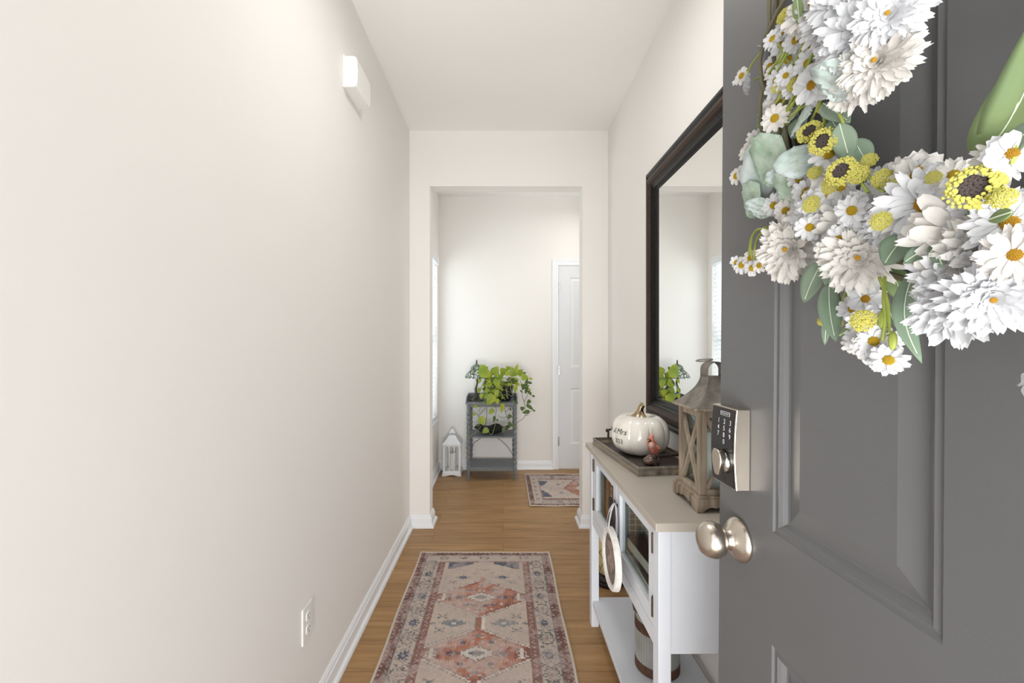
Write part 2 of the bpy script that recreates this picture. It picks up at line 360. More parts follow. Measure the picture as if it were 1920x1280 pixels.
BP = [(0, 0), (.030, 0), (.030, .008), (.026, .016), (.019, .020), (.0165, .024), (.015, .060), (.011, .066), (.010, .074), (.004, .084), (0, .084)]
def base(mb, p0, p1, n, m0=0, m1=0):
    """baseboard run from p0 to p1 (2d), n = 2d normal into the room; m0/m1: mitre (+1 grows at outer corner, -1 shrinks)"""
    p0, p1, n = Vector(p0), Vector(p1), Vector(n); d = (p1 - p0).normalized()
    f0 = lambda a, b: (p0.x + n.x * a - d.x * a * m0, p0.y + n.y * a - d.y * a * m0, b)
    f1 = lambda a, b: (p1.x + n.x * a + d.x * a * m1, p1.y + n.y * a + d.y * a * m1, b)
    return mb.prism(BP, f0, f1)
mb = MB(); base(mb, (XL, YF), (XL, YO), (1, 0), -1, -1)
S('baseboard_left', mb, 'trim', 'white baseboard along the left hall wall', 'baseboard')
mb = MB(); base(mb, (XR, YO), (XR, YF), (-1, 0), -1, -1)
S('baseboard_right', mb, 'trim', 'white baseboard behind the console table', 'baseboard')
mb = MB(); base(mb, (XL, YO), (OL, YO), (0, -1), -1, 1); base(mb, (OL, YO), (OL, YO2), (1, 0), 1, 1); base(mb, (OL, YO2), (XL, YO2), (0, 1), 1, -1)
S('baseboard_middle', mb, 'trim', 'white baseboard wrapping the left side of the opening', 'baseboard')
mb = MB(); base(mb, (OR, YO), (XR, YO), (0, -1), 1, -1); base(mb, (OR, YO2), (OR, YO), (-1, 0), 1, 1); base(mb, (3.9, YO2), (OR, YO2), (0, 1), -1, 1)
S('baseboard_opening', mb, 'trim', 'white baseboard wrapping the right side of the opening', 'baseboard')
mb = MB(); base(mb, (XL, YO2), (XL, YB), (1, 0), -1, -1)
S('baseboard_window', mb, 'trim', 'white baseboard under the blinds window', 'baseboard')
DX0, DX1, DZ = .556, 1.316, 2.02
mb = MB(); base(mb, (XL, YB), (DX0 - .062, YB), (0, -1), -1, 0)
S('baseboard_back', mb, 'trim', 'white baseboard behind the plant stand', 'baseboard')

# back door with casing
c = MB()
def casing(mb, x0, x1, z1, y, wd=.060):
    prof = [(0, 0), (0, .010), (.008, .014), (.018, .011), (.042, .016), (.052, .019), (wd, .019), (wd, 0)]   # (across from opening outward, thickness)
    mb.prism(prof, lambda a, b: (x0 - a, y - b, 0), lambda a, b: (x0 - a, y - b, z1 + a))
    mb.prism(prof, lambda a, b: (x1 + a, y - b, 0), lambda a, b: (x1 + a, y - b, z1 + a))
    mb.prism(prof, lambda a, b: (x0 - a, y - b, z1 + a), lambda a, b: (x1 + a, y - b, z1 + a))
casing(c, DX0 - .004, DX1 + .004, DZ + .006, YB)
S('trim_2', c, 'trim', 'white casing around the closed far door', 'door frame')
def panel_face(mb, w, h, panels, rings, y, sgn=-1, x0=0, z0=0):
    """door face at plane y; panels = [(xa,xb,za,zb)]; rings = [(inset, depth)]; sgn: outward direction"""
    xs = sorted({0, w} | {p[0] for p in panels} | {p[1] for p in panels}); zs = sorted({0, h} | {p[2] for p in panels} | {p[3] for p in panels})
    for i in range(len(xs) - 1):
        for j in range(len(zs) - 1):
            a, b, c_, d = xs[i], xs[i + 1], zs[j], zs[j + 1]
            hit = [p for p in panels if p[0] <= a and b <= p[1] and p[2] <= c_ and d <= p[3]]
            if not hit: mb.add([(x0 + a, y, z0 + c_), (x0 + b, y, z0 + c_), (x0 + b, y, z0 + d), (x0 + a, y, z0 + d)], [(0, 1, 2, 3)])
    for (a, b, c_, d) in panels:
        vs = []; fs = []
        for (ins, dep) in rings:
            yy = y + sgn * dep
            vs += [(x0 + a + ins, yy, z0 + c_ + ins), (x0 + b - ins, yy, z0 + c_ + ins), (x0 + b - ins, yy, z0 + d - ins), (x0 + a + ins, yy, z0 + d - ins)]
        for r in range(len(rings) - 1):
            for k in range(4): fs.append((r * 4 + k, r * 4 + (k + 1) % 4, r * 4 + 4 + (k + 1) % 4, r * 4 + 4 + k))
        n = (len(rings) - 1) * 4; fs.append((n, n + 1, n + 2, n + 3)); mb.add(vs, fs)
d2 = thing('door_2', ((DX0 + DX1) / 2, YB, 0), 'closed white six-panel door at the far end of the room', 'door', kind='structure')
mb = MB(); W2 = DX1 - DX0
xo = -W2 / 2
rings = [(0, 0), (.004, -.004), (.014, -.006), (.018, -.009), (.034, -.004)]
P2 = [(.095, .335), (.425, .665)]
pz = [(.20, .80), (.985, 1.575), (1.69, 1.90)]
panel_face(mb, W2, DZ - .012, [(a, b, c_, d) for a, b in ((.112, .335), (W2 - .335, W2 - .112)) for c_, d in ((.245, .795), (1.005, 1.895))], rings, -.006, -1, xo, .010)
mb.add([(xo, -.006, .010), (xo + W2, -.006, .010), (xo + W2, -.006, DZ - .002), (xo, -.006, DZ - .002), (xo, -.0005, .010), (xo + W2, -.0005, .010), (xo + W2, -.0005, DZ - .002), (xo, -.0005, DZ - .002)],
       [(0, 1, 5, 4), (1, 2, 6, 5), (2, 3, 7, 6), (3, 0, 4, 7)])
mb.build('door_leaf', 'doorw', d2)
for z in (.28, .985, 1.80):
    MB().cyl((xo - .001, -.012, z - .045), (xo - .001, -.012, z + .045), .007).build('hinge', 'chrome', d2, True)
MB().lathe([(.028, 0), (.028, .006), (.012, .012), (.011, .035), (.024, .045), (.027, .056), (.018, .068), (0, .07)], (-xo - .07, -.006, .93), (0, -1, 0)).build('door_handle', 'nickel', d2, True)
d2['label'] = 'closed white panelled door on the far wall'
MB()

# window with blind on the left wall
wn = thing('window_1', (XL, (WY0 + WY1) / 2, WZ0), 'tall daylit window behind the white blind', 'window', kind='structure')
hw = (WY1 - WY0) / 2; hh = WZ1 - WZ0
mb = MB()
for a, b, c_, d in ((-hw, -hw + .045, 0, hh), (hw - .045, hw, 0, hh), (-hw, hw, 0, .05), (-hw, hw, hh - .045, hh), (-hw, hw, hh / 2 - .02, hh / 2 + .02)):
    mb.box(-.115, -.085, a, b, c_, d)
mb.build('window_frame', 'trim', wn, bevel=.003)
MB().box(-.102, -.099, -hw + .04, hw - .04, .04, hh - .04).build('window_pane', 'glass', wn)
MB().box(-.085, .012, -hw - .0, hw + .0, -.012, .006).build('window_sill', 'trim', wn, bevel=.003)
bl = thing('window_blind', (XL, (WY0 + WY1) / 2, WZ0 + .01), 'white slatted blind hanging in the left window, partly hidden by the opening', 'blind')
MB().box(-.06, .020, -hw + .004, hw - .004, hh - .085, hh - .012).build('valance', 'trim', bl, bevel=.004)
mb = MB(); z = .05; aa = R(38)
while z < hh - .10:
    mb.obox((-.028, 0, z), (math.cos(aa), 0, math.sin(aa)), (0, 1, 0), (-math.sin(aa), 0, math.cos(aa)), .025, hw - .012, .0012); z += .043
mb.build('slats', 'blind', bl)
MB().box(-.05, -.006, -hw + .012, hw - .012, .012, .03).build('bottom_rail', 'trim', bl, bevel=.003)
mb = MB()
for y in (-.28, 0, .28): mb.cyl((-.003, y, .02), (-.003, y, hh - .08), .001, seg=6).cyl((-.054, y, .02), (-.054, y, hh - .08), .001, seg=6)
mb.build('ladder_cord', 'blind', bl)
g = thing('added_window', (3.95, 3.7, 0), 'unseen glass patio door added at the far right end to let in light', 'window', kind='structure')  # unseen glass door, added so light enters the far room from the right
mb = MB()
for a, b, c_, d in ((-.5, -.44, 0, 2.3), (.44, .5, 0, 2.3), (-.5, .5, 0, .08), (-.5, .5, 2.24, 2.3)): mb.box(-.03, .03, a, b, c_, d)
mb.build('window_frame', 'trim', g); MB().box(-.003, .003, -.45, .45, .07, 2.25).build('window_pane', 'glass', g)

# unseen ceiling fixtures, added to go with the fill lamps of both rooms
for nm, x, y, r_, lab in (('added_ceiling_light', .04, 1.30, .16, 'unseen round ceiling light added over the entrance'), ('added_ceiling_light', .9, 3.62, .21, 'unseen round ceiling light added in the far room')):
    t = thing(nm, (x, y, ZC), lab, 'added ceiling light')
    MB().lathe([(r_, 0), (r_, -.02), (r_ * .97, -.03), (r_ * .8, -.033)], seg=32).build('lamp_base', 'nickel', t, True)
    MB().lathe([(r_ * .8, -.032), (r_ * .75, -.048), (r_ * .5, -.06), (0, -.066)], seg=32).build('lamp_shade', 'plastic', t, True)

# door chime and outlets
t = thing('door_chime', (XL, 1.83, 2.353), 'small white door chime box high on the left wall', 'door chime')
mb = MB(); prof = [(0, -.063), (.040, -.063), (.052, -.058), (.056, -.045), (.058, 0), (.056, .045), (.052, .058), (.040, .063), (0, .063)]
mb.prism(prof, lambda a, b: (a, -.090, b), lambda a, b: (a, .088, b)); mb.build('chime_cover', 'plastic', t, True, bevel=.005, seg=3)
MB().box(.0, .006, -.093, .091, -.066, .066).build('back_plate', 'plastic', t, bevel=.002)
def outlet(loc, axis, label, kind='outlet'):
    t = thing('wall_outlet', loc, label, 'outlet'); X = Vector(axis); Yv = Vector((0, 0, 1)).cross(X)
    def P(o, a, b): return X * o + Yv * a + Vector((0, 0, b))
    mb = MB(); mb.obox(P(.003, 0, 0), X, Yv, (0, 0, 1), .003, .036, .058); mb.build('cover_plate', 'plastic', t, bevel=.0025)
    for z in (.021, -.021):
        r = MB(); n = 20
        poly = [(max(-.0125, min(.0125, .0165 * math.cos(2 * math.pi * k / n))) * 1.2, .0155 * math.sin(2 * math.pi * k / n)) for k in range(n)]
        r.prism(poly, lambda a, b: P(.0058, a, b + z), lambda a, b: P(.0085, a, b + z)); ro = r.build('receptacle', 'plastic', t, bevel=.0008)
        h = MB()
        for yy, hz in ((-.006, .004), (.006, .0035)): h.obox(P(.0086, yy, z + .003), X, Yv, (0, 0, 1), .0002, .001, hz)
        h.obox(P(.0086, 0, z - .008), X, Yv, (0, 0, 1), .0002, .0022, .0022); h.build('slots', 'slot', ro)
    return t
outlet((XL, 1.415, .358), (1, 0, 0), 'white double outlet low on the left hall wall')
outlet((-.235, YB, .335), (0, -1, 0), 'small outlet on the far wall behind the plant stand')

# ------------------------------------------------------------------ rugs (pattern computed into a woven colour attribute)
def rug_pattern(U, V, W, L, field_only=False):
    rng = np.random.RandomState(3)
    cream = np.array(lin((186, 168, 154))); rust = np.array(lin((176, 112, 86))); red = np.array(lin((110, 78, 75))); blue = np.array(lin((62, 78, 104)))
    slate = np.array(lin((112, 118, 124))); mauve = np.array(lin((168, 152, 146))); white = np.array(lin((206, 198, 188)))
    h, wd = U.shape
    def smooth(k, seed):
        r = np.random.RandomState(seed).rand(h // k + 3, wd // k + 3)
        y = np.arange(h) / k; x = np.arange(wd) / k; yi = y.astype(int); xi = x.astype(int); fy = (y - yi)[:, None]; fx = (x - xi)[None]
        fy = fy * fy * (3 - 2 * fy); fx = fx * fx * (3 - 2 * fx)
        return (r[yi][:, xi] * (1 - fy) * (1 - fx) + r[yi + 1][:, xi] * fy * (1 - fx) + r[yi][:, xi + 1] * (1 - fy) * fx + r[yi + 1][:, xi + 1] * fy * fx)
    n1, n2, n3 = smooth(22, 1), smooth(6, 2), smooth(3, 5)
    n0 = np.random.RandomState(9).rand(h, wd)
    C = np.broadcast_to(cream, (h, wd, 3)).copy()
    def put(mask, col, a=1.0):
        m = (mask * a)[..., None] if not np.isscalar(mask) else mask
        C[:] = C * (1 - m) + col * m
    q = .0075                                   # stitch grid for the stepped outlines
    Uq, Vq = np.round(U / q) * q, np.round(V / q) * q
    du = np.minimum(U, W - U); dv = np.minimum(V, L - V)
    def rosette(cu, cv, r, star, sx=1, sy=1):
        x, y = (Uq - cu) / sx, (Vq - cv) / sy; rr = np.hypot(x, y); th = np.arctan2(y, x)
        ring = r * (1 + .12 * np.cos(12 * th))
        if star:
            put(((rr < ring) & (rr > ring * .82)) * 1., slate, .55)
            put((rr < r * .62 * (1 + .25 * np.cos(8 * th))) * 1., blue, .85); put((rr < r * .2) * 1., mauve, .8)
        else:
            put(((rr < ring) & (rr > ring * .8)) * 1., slate * .55, .8); put(((rr < r * .62) & (rr > r * .48)) * 1., slate, .6)
            put((rr < r * .3 * (1 + .4 * np.cos(6 * th))) * 1., red, .45)
    def flake(cu, cv, r, col=slate):
        x, y = np.abs(Uq - cu), np.abs(Vq - cv)
        m = ((np.abs(x - y * 1.4) < r * .22) & (x < r) | (x + y < r * .35) | ((x > r * .75) & (x < r * 1.1) & (np.abs(y - r * .6) < r * .2)))
        put(m * 1., col * .7, .75)
    def oval(cu, cv, a, b, core=slate, rim=white):
        x, y = np.abs(Uq - cu) / a, np.abs(Vq - cv) / b; d = x + y * .9 + .12 * np.sin(Uq * 520)
        put((d < 1.18) * 1., slate * .6, .6); put((d < 1.0) * 1., rim, .9); put((x + y < .55) * 1., core, .8)
    inner = (du > .165) & (dv > .12)
    # medallions down the field
    nm = int(L / .387) + 2; cx = W / 2
    for k in range(nm):
        cv = .457 + .387 * k
        if cv > L - .2: break
        x, y = np.abs(Uq - cx), np.abs(Vq - cv)
        d = x / .262 + y / .150
        dd = x / .262 * .9 + (y / .150) ** .85
        m = inner & (dd < 1.02)
        put((inner & (dd < 1.09)) * 1., slate * .5, .55); put((inner & (dd < 1.06)) * 1., white, .9)
        col = rust * (0.85 + .5 * n1[..., None]) * (1 - .1) + red * .15
        C[m] = col[m]
        put((m & (dd > .93)) * 1., red, .35)
        put((m & (n1 > .62)) * 1., cream, .5)
        put((m & (y < .030) & (x > .15)) * 1., red, .6)
        # steps of lighter bands
        put((m & (np.abs(y - .045) < .005) & (np.sin(U * 520) > .2) & (x > .09)) * 1., white, .45)
        for _k in range(26):
            fu, fv = np.random.RandomState(_k + 40 * k).rand(2); put((m & (np.abs(np.abs(Uq - cx) - .24 * fu) + np.abs(Vq - cv - .13 * (2 * fv - 1)) < .009)) * 1., [slate, white, red, blue][_k % 4], .6)
        put((m & (np.abs(y - .075) < .004) & (x < .1) & (np.sin(Uq * 700) > 0)) * 1., slate, .5)
        oval(cx, cv, .075, .036); put(((x < .03) & (y < .005)) * 1., slate * .6, .8)
        for s in (-1, 1):
            rosette(cx + s * .108, cv, .024, True, 1.3, .8)
            flake(cx + s * .055, cv + .062, .016, white * 1.1); flake(cx + s * .055, cv - .062, .016, white * 1.1); 
            rosette(cx + s * .06, cv - .06, .016, True, 1.4, .7); rosette(cx + s * .06, cv + .06, .016, True, 1.4, .7)
            put((m & (np.abs(Uq - cx - s * .185) < .006) & (y < .030)) * 1., white, .9)
            for t_ in (-.018, 0, .018):
                put((m & (np.abs((Vq - cv - t_) - .7 * np.abs(Uq - cx - s * .185)) < .003) & (np.abs(Uq - cx - s * .185) < .026)) * 1., white, .7)
        for s in (-1, 1): flake(cx, cv + s * .105, .020, white * 1.2); put((inner & (np.hypot((Uq - cx) / 1.4, Vq - cv - s * .105) < .008)) * 1., slate, .8)
    # between the medallions
    for k in range(-1, nm):
        cv = .655 + .387 * k
        if cv > L - .14: break
        mid = inner & (np.abs(Vq - cv) < .045)
        if k >= 0:
            put((mid & (np.abs(Uq - cx) < .022)) * 1., white, .9); put((mid & (np.abs(np.abs(Uq - cx) - .017) < .002)) * 1., slate * .5, .7); put((mid & (np.abs(Uq - cx) < .009)) * 1., rust * .75, .95)
        for s in (-1, 1):
            if k >= 0:
                oval(cx + s * .112, cv, .060, .022, slate, slate * 1.3); put(((np.abs(Uq - cx - s * .112) < .012) & (np.abs(Vq - cv) < .008)) * 1., white, .8)
                for t_ in (-.048, .048): flake(cx + s * .168, cv + t_, .020)
                flake(cx + s * .205, cv, .012)
            else:
                rosette(cx + s * .105, .278, .026, True, 1.35, .9); flake(cx + s * .155, .325, .018); flake(cx + s * .205, .285, .011)
                put((inner & (np.abs(Uq - cx - s * .03) < .012) & (np.abs(Vq - .195) < .004)) * 1., rust, .5)
                put((inner & (Vq < .135 + .055 * np.clip((s * (Uq - cx) - .055) / .12, 0, 1)) & (s * (Uq - cx) > .055) & (s * (Uq - cx) < .20)) * 1., blue, .85)
                flake(cx + s * .045, .235, .014, mauve); flake(cx + s * .01, .2, .008, slate)
    put((inner & (np.abs(Uq - cx) < .010) & (Vq > .27) & (Vq < .32)) * 1., rust, .8)
    # borders
    strip = lambda a, b, d: (d > a) & (d < b)
    dm = np.minimum(du, dv * 1.12 + .004)
    bo = ~inner
    C[bo] = (cream * .96)[None]
    st1 = bo & strip(.008, .046, dm); st2 = bo & strip(.128, .166, dm)
    redv = red * (.75 + .6 * n1[..., None]) + .10 * rust
    C[st1] = redv[st1]; C[st2] = (redv * .85 + rust * .15 + mauve * .12)[st2]
    put(((st1 | st2) & (np.sin(Uq * 300) * np.sin(Vq * 300) > .55)) * 1., cream, .7)
    put(((st1 | st2) & (np.sin(Uq * 190 + 1) * np.sin(Vq * 170 + 2) > .75)) * 1., blue, .5)
    for e in (.046, .050, .126): put((bo & (np.abs(dm - e) < .0022)) * 1., slate * .6, .55)
    k = 0; v0 = .14
    while v0 + .1025 * k < L - .09:
        cv = v0 + .1025 * k
        for cu in (.088, W - .088):
            rosette(cu, cv, .034 if k % 2 == 0 else .032, k % 2 == 1, 1.0, 1.15)
            for s in (-1, 1):
                flake(cu + s * .022, cv + .051, .012); 
                put((np.hypot((Uq - cu - s * .02), (Vq - cv - .051) / .5) < .008) * 1., slate * .7, .6)
        k += 1
    nu = max(2, int((W - .3) / .1)); 
    for j in range(nu + 1):
        cu = .15 + (W - .3) * j / nu
        for cv in (.070, L - .070): rosette(cu, cv, .022, j % 2 == 1, 1.3, .8)
    # distressing and weave
    fade = np.clip((n1 * .55 + n2 * .45 - .42) * 2.4, 0, .5)[..., None]
    C = C * (1 - fade) + mauve * fade * 1.05
    C *= (.86 + .16 * n2 + .10 * (n3 - .5) + .16 * (n0 - .5))[..., None]
    lum = C.mean(-1, keepdims=True); C = (lum * .2 + C * .8) * 1.22
    return C
def rug(name, loc, W, L, label, cat, rz=0, step=.003, wave=.0):
    t = thing(name, loc, label, cat, rz=rz)
    nu, nv = int(W / step), int(L / step)
    u = np.linspace(0, W, nu + 1); v = np.linspace(0, L, nv + 1); U, V = np.meshgrid(u, v)
    C = rug_pattern(U, V, W, L)
    edge = .003 * np.sin(V * 9.0) * (np.abs(U / W - .5) * 2) ** 8
    hgt = .0065 + wave * np.clip(1 - np.minimum(U, W - U) / .03, 0, 1) * (.5 + .5 * np.sin(V * 21 + 1.0)) * .6
    co = np.stack([U + edge - W / 2, L - V, hgt], -1).reshape(-1, 3)
    me = bpy.data.meshes.new('woven_pile'); me.vertices.add(co.shape[0]); me.vertices.foreach_set('co', co.ravel())
    i = np.arange(nv)[:, None] * (nu + 1) + np.arange(nu)[None]
    f = np.stack([i, i + nu + 1, i + nu + 2, i + 1], -1).reshape(-1, 4)
    me.loops.add(f.size); me.loops.foreach_set('vertex_index', f.ravel()); me.polygons.add(len(f))
    me.polygons.foreach_set('loop_start', np.arange(len(f)) * 4); me.polygons.foreach_set('loop_total', np.full(len(f), 4)); me.update(calc_edges=True)
    ca = me.color_attributes.new('weave', 'FLOAT_COLOR', 'POINT')
    ca.data.foreach_set('color', np.concatenate([C.reshape(-1, 3), np.ones((co.shape[0], 1))], 1).ravel())
    link('woven_pile', me, 'rug', t)
    pts = []
    for k in range(40): pts.append((-W / 2, L * k / 40))
    for k in range(14): pts.append((-W / 2 + W * k / 14, L))
    for k in range(40): pts.append((W / 2, L - L * k / 40))
    for k in range(14): pts.append((W / 2 - W * k / 14, 0))
    MB().tube([(x + .003 * math.sin((L - y) * 9) * (1 if abs(x) > W / 2 - .01 else 0) * (1), y, .0048 + wave * .6 * (.5 + .5 * math.sin((L - y) * 21 + 1)) * (1 if abs(x) > W / 2 - .01 else 0)) for x, y in pts], .0042, 6, True).build('rug_binding', 'rugedge', t, True)
    return t
rug('runner_rug', (-.108, .17, 0), .766, 2.437, 'long faded rust and cream patterned runner rug on the hall floor', 'rug', wave=.003)
rug('small_rug', (1.40, 3.74, 0), .80, 1.19, 'small faded patterned rug in front of the far white door', 'rug', rz=R(90), step=.004, wave=.006)

# ------------------------------------------------------------------ console table
CX0, CXB, CY0, CY1 = .398, .700, 1.125, 1.975     # front plane, back, near end, far end
LH = .788
ct = thing('console_table', (.55, 1.54, 0), 'pale grey console table with two glass doors and a taupe top', 'console table', rz=R(.55))
def C_(mb, name, m, par=ct, **k):
    mb.v = [(x - .55, y - 1.54, z) for x, y, z in mb.v]; return mb.build(name, m, par, **k)
C_(MB().box(.382, .712, 1.100, 1.990, LH, .810), 'table_top', 'ctop', bevel=.002)
lw, ld = .033, .040
for x in (CX0, CXB - lw):
    for y in (CY0, CY1 - ld): C_(MB().box(x, x + lw, y, y + ld, 0, LH), 'leg', 'console', bevel=.0015)
mb = MB().box(CX0 + lw, CXB - lw, CY0 + .006, CY0 + .020, .4575, LH).box(CX0 + lw, CXB - lw, CY1 - .020, CY1 - .006, .4575, LH)
mb.box(CXB - .012, CXB - .002, CY0 + ld, CY1 - ld, .4575, LH).box(CX0 + .008, CXB - .012, CY0 + .02, CY1 - .02, .4575, .475)
mb.box(CX0 + .003, CX0 + .02, CY0 + ld, CY1 - ld, .4575, .500).box(CX0 + .003, CX0 + .02, CY0 + ld, CY1 - ld, .776, LH)
mb.box(CX0 + .02, CXB - .012, 1.530, 1.545, .475, LH).box(CX0 + .004, CX0 + .02, CY1 - ld - .036, CY1 - ld, .4575, LH)
C_(mb, 'cabinet_body', 'console', bevel=.001)
C_(MB().box(CX0 + .004, CXB - .004, CY0 + .012, CY1 - .012, .098, .117), 'lower_shelf', 'console', bevel=.0015)
for (y0, y1, hy) in ((CY0 + ld + .002, 1.536, 'n'), (1.539, CY1 - ld - .038, 'f')):
    x0, x1, z0, z1 = CX0 + .003, CX0 + .021, .503, .774; st = .040; rl = .043
    gy0, gy1 = (y0 + .040, y1 - st) if hy == 'n' else (y0 + st, y1 - .040)
    mb = MB().box(x0, x1, y0, gy0, z0, z1).box(x0, x1, gy1, y1, z0, z1).box(x0, x1, gy0, gy1, z0, z0 + rl).box(x0, x1, gy0, gy1, z1 - .030, z1)
    dr = C_(mb, 'glass_door', 'console', bevel=.0008)
    C_(MB().box(x0 + .010, x0 + .013, gy0, gy1, z0 + rl, z1 - .03), 'door_pane', 'glass', dr)
    yp = (y1 - .018) if hy == 'n' else (y0 + .018)
    mb = MB().box(x0 - .022, x0 - .013, yp - .006, yp + .006, .575, .712).box(x0 - .02, x0, yp - .004, yp + .004, .585, .594).box(x0 - .02, x0, yp - .004, yp + .004, .694, .703)
    C_(mb, 'door_pull', 'iron', dr, bevel=.001)
    yh = (y0 - .001) if hy == 'n' else (y1 + .001)
    for zz in (.560, .730): C_(MB().cyl((x0 - .003, yh, zz - .026), (x0 - .003, yh, zz + .026), .0042, seg=10).box(x0 - .002, x0, yh - .009, yh + .009, zz - .026, zz + .026), 'hinge', 'brass', dr, smooth=True)

# books in the far compartment
def book(loc, thick, depth, height, cover, label, title=None, ink='goldink', rz=0, tsize=.02, tz=0):
    """standing book, spine towards -x"""
    t = thing('book', loc, label, 'book', 'books behind the console glass', rz)
    mb = MB().box(0, .003, -thick / 2, thick / 2, 0, height).box(0, depth, -thick / 2, -thick / 2 + .0025, 0, height).box(0, depth, thick / 2 - .0025, thick / 2, 0, height)
    mb.build('cover', cover, t, bevel=.001)
    MB().box(.003, depth - .004, -thick / 2 + .0027, thick / 2 - .0027, .003, height - .003).build('pages', 'cream', t)
    if title: link('spine_title', textmesh(title, tsize, lambda x, y: (-.0008, -y, height / 2 + tz + x)), ink, t)
    return t
book((.438, 1.865, .4755), .040, .16, .285, 'cover_olive', 'olive spined book nearest the far leg of the console')
book((.436, 1.812, .4755), .046, .17, .290, 'cover_orange', 'orange-brown spined book with gold lettering behind the far glass door', 'GOOD HERBS', tsize=.034, tz=.03)
book((.434, 1.738, .4755), .050, .18, .292, 'cover_maroon', 'maroon book with pale lettering behind the far glass door', 'KITCHEN', 'white_ink', tsize=.040, tz=.05)
def flatbook(loc, wx, wy, th, cover, label, lines=True, rz=0):
    t = thing('album', loc, label, 'book', 'albums lying in the console', rz)
    MB().box(-wx / 2, wx / 2, -wy / 2, wy / 2, 0, .003).box(-wx / 2, wx / 2, -wy / 2, wy / 2, th - .003, th).box(wx / 2 - .003, wx / 2, -wy / 2, wy / 2, 0, th).build('cover', cover, t, bevel=.0008)
    MB().box(-wx / 2 + .002, wx / 2 - .004, -wy / 2 + .003, wy / 2 - .003, .003, th - .003).build('pages', 'cream', t)
    if lines:
        mb = MB()
        for k in range(5): mb.box(-wx / 2 + .02 + k * .03, -wx / 2 + .022 + k * .03, -wy / 2 + .02, wy / 2 - .02, th, th + .0005)
        for k in range(6): mb.box(-wx / 2 + .02, wx / 2 - .03, -wy / 2 + .03 + k * .035, -wy / 2 + .032 + k * .035, th, th + .0004)
        mb.build('cover_print', 'cream', t)
    return t
flatbook((.515, 1.355, .4755), .18, .30, .085, 'cover_dark', 'thick cream-paged album lying at the bottom behind the near glass door')
flatbook((.520, 1.385, .5609), .17, .24, .040, 'cover_maroon', 'dark maroon album lying on top of the cream-paged album', False, R(4))
t = thing('print_board', (.555, 1.522, .4755), 'brown board with a line drawing standing inside the console', 'picture')
MB().box(-.125, .125, -.006, .006, 0, .28).build('board', 'board', t)
mb = MB()
for k in range(11): mb.box(-.115 + k * .022, -.1138 + k * .022, -.0068, -.006, .09, .265)
for k in range(9): mb.box(-.118, .118, -.0068, -.006, .095 + k * .020, .0962 + k * .020)
mb.build('line_drawing', 'cream', t)

# hanging round hoop with ribbon from the pull
t = thing('hanging_hoop_sign', (.355, 1.425, .560), 'round whitewashed hoop sign hung by white ribbon from the console door pull', 'hanging sign')
N = 48; rr = .088
mb = MB()
prof = [(-.009, .009), (-.009, -.008), (.003, -.010), (.008, -.006), (.009, .009)]
vs = []; fs = []
for k in range(N):
    a = 2 * math.pi * k / N
    for (dr_, dx) in prof: vs.append((dx, (rr + dr_) * math.cos(a), (rr + dr_) * math.sin(a)))
n = len(prof)
for k in range(N):
    for j in range(n): fs.append((k * n + j, k * n + (j + 1) % n, ((k + 1) % N) * n + (j + 1) % n, ((k + 1) % N) * n + j))
mb.add(vs, fs); mb.build('hoop', 'whitewash', t, True)
dk = MB().lathe([(.080, -.001), (.080, .004)], axis=(1, 0, 0), seg=36).build('burlap_disc', 'burlap', t)
mb = MB()
for k in range(7):
    a = k * .9; mb.ball((-.0025, .034 * math.cos(a) * (k > 0), .034 * math.sin(a) * (k > 0) + .01), .018, 8, 5, (.12, 1, 1))
mb.build('faded_flower_print', 'burlapflower', dk, True)
def ribbon(path, wdt, wv):
    vs = []; fs = []; wv = Vector(wv)
    for p in path: vs += [Vector(p) - wv * wdt / 2, Vector(p) + wv * wdt / 2]
    for i in range(len(path) - 1): fs.append((2 * i, 2 * i + 1, 2 * i + 3, 2 * i + 2))
    return MB().add(vs, fs)
def rib(path, wdt, wv, nm='ribbon'):
    o = ribbon(path, wdt, wv).build(nm, 'ribbon', t, True); s = o.modifiers.new('thick', 'SOLIDIFY'); s.thickness = .001; return o
rib([(.032, .088, .152), (.018, .07, .135), (.004, .04, .112), (-.006, .012, .098)], .022, (.1, .95, .3))
rib([(.034, .084, .148), (.037, .080, .10), (.036, .078, .06), (.035, .080, .022)], .036, (.0, 1, .0))
rib([(.030, .092, .150), (.012, .085, .12), (.0, .060, .100), (-.004, .040, .085)], .016, (.3, .9, .3))

# ------------------------------------------------------------------ tray, pumpkin, bird
TY = math.atan2(.056, -.441)   # long axis
tr = thing('wooden_tray', (.553, 1.725, .8105), 'dark weathered wooden tray with black handles on the console top', 'tray', rz=-R(7.2) * -1)
TL, TW = .222, .112
def trayring():
    mb = MB(); o = [(0, 0), (.004, -.002), (.012, .026), (.010, .031), (-.006, .031), (-.012, .010), (-.012, 0)]
    cs = [(-TW, -TL), (TW, -TL), (TW, TL), (-TW, TL)]; vs = []; fs = []
    for (cx, cy) in cs:
        for (e, h) in o: vs.append((cx + math.copysign(e, cx), cy + math.copysign(e, cy), max(h, 0)))
    n = len(o)
    for i in range(4):
        for j in range(n): fs.append((i * n + j, i * n + (j + 1) % n, ((i + 1) % 4) * n + (j + 1) % n, ((i + 1) % 4) * n + j))
    return mb.add(vs, fs)
trayring().build('tray_rim', 'tray', tr)
MB().box(-TW + .002, TW - .002, -TL + .002, TL - .002, 0, .010).build('tray_floor', 'trayin', tr)
for s in (-1, 1):
    y = s * (TL + .002)
    mb = MB().tube([(-.055, y, .03), (-.055, y, .060), (-.050, y, .067), (.05, y, .067), (.055, y, .060), (.055, y, .03)], .0045, 8)
    mb.ball((-.06, y, .063), .008, 8, 6)
    mb.build('handle', 'iron', tr, True)
PZ = .8205
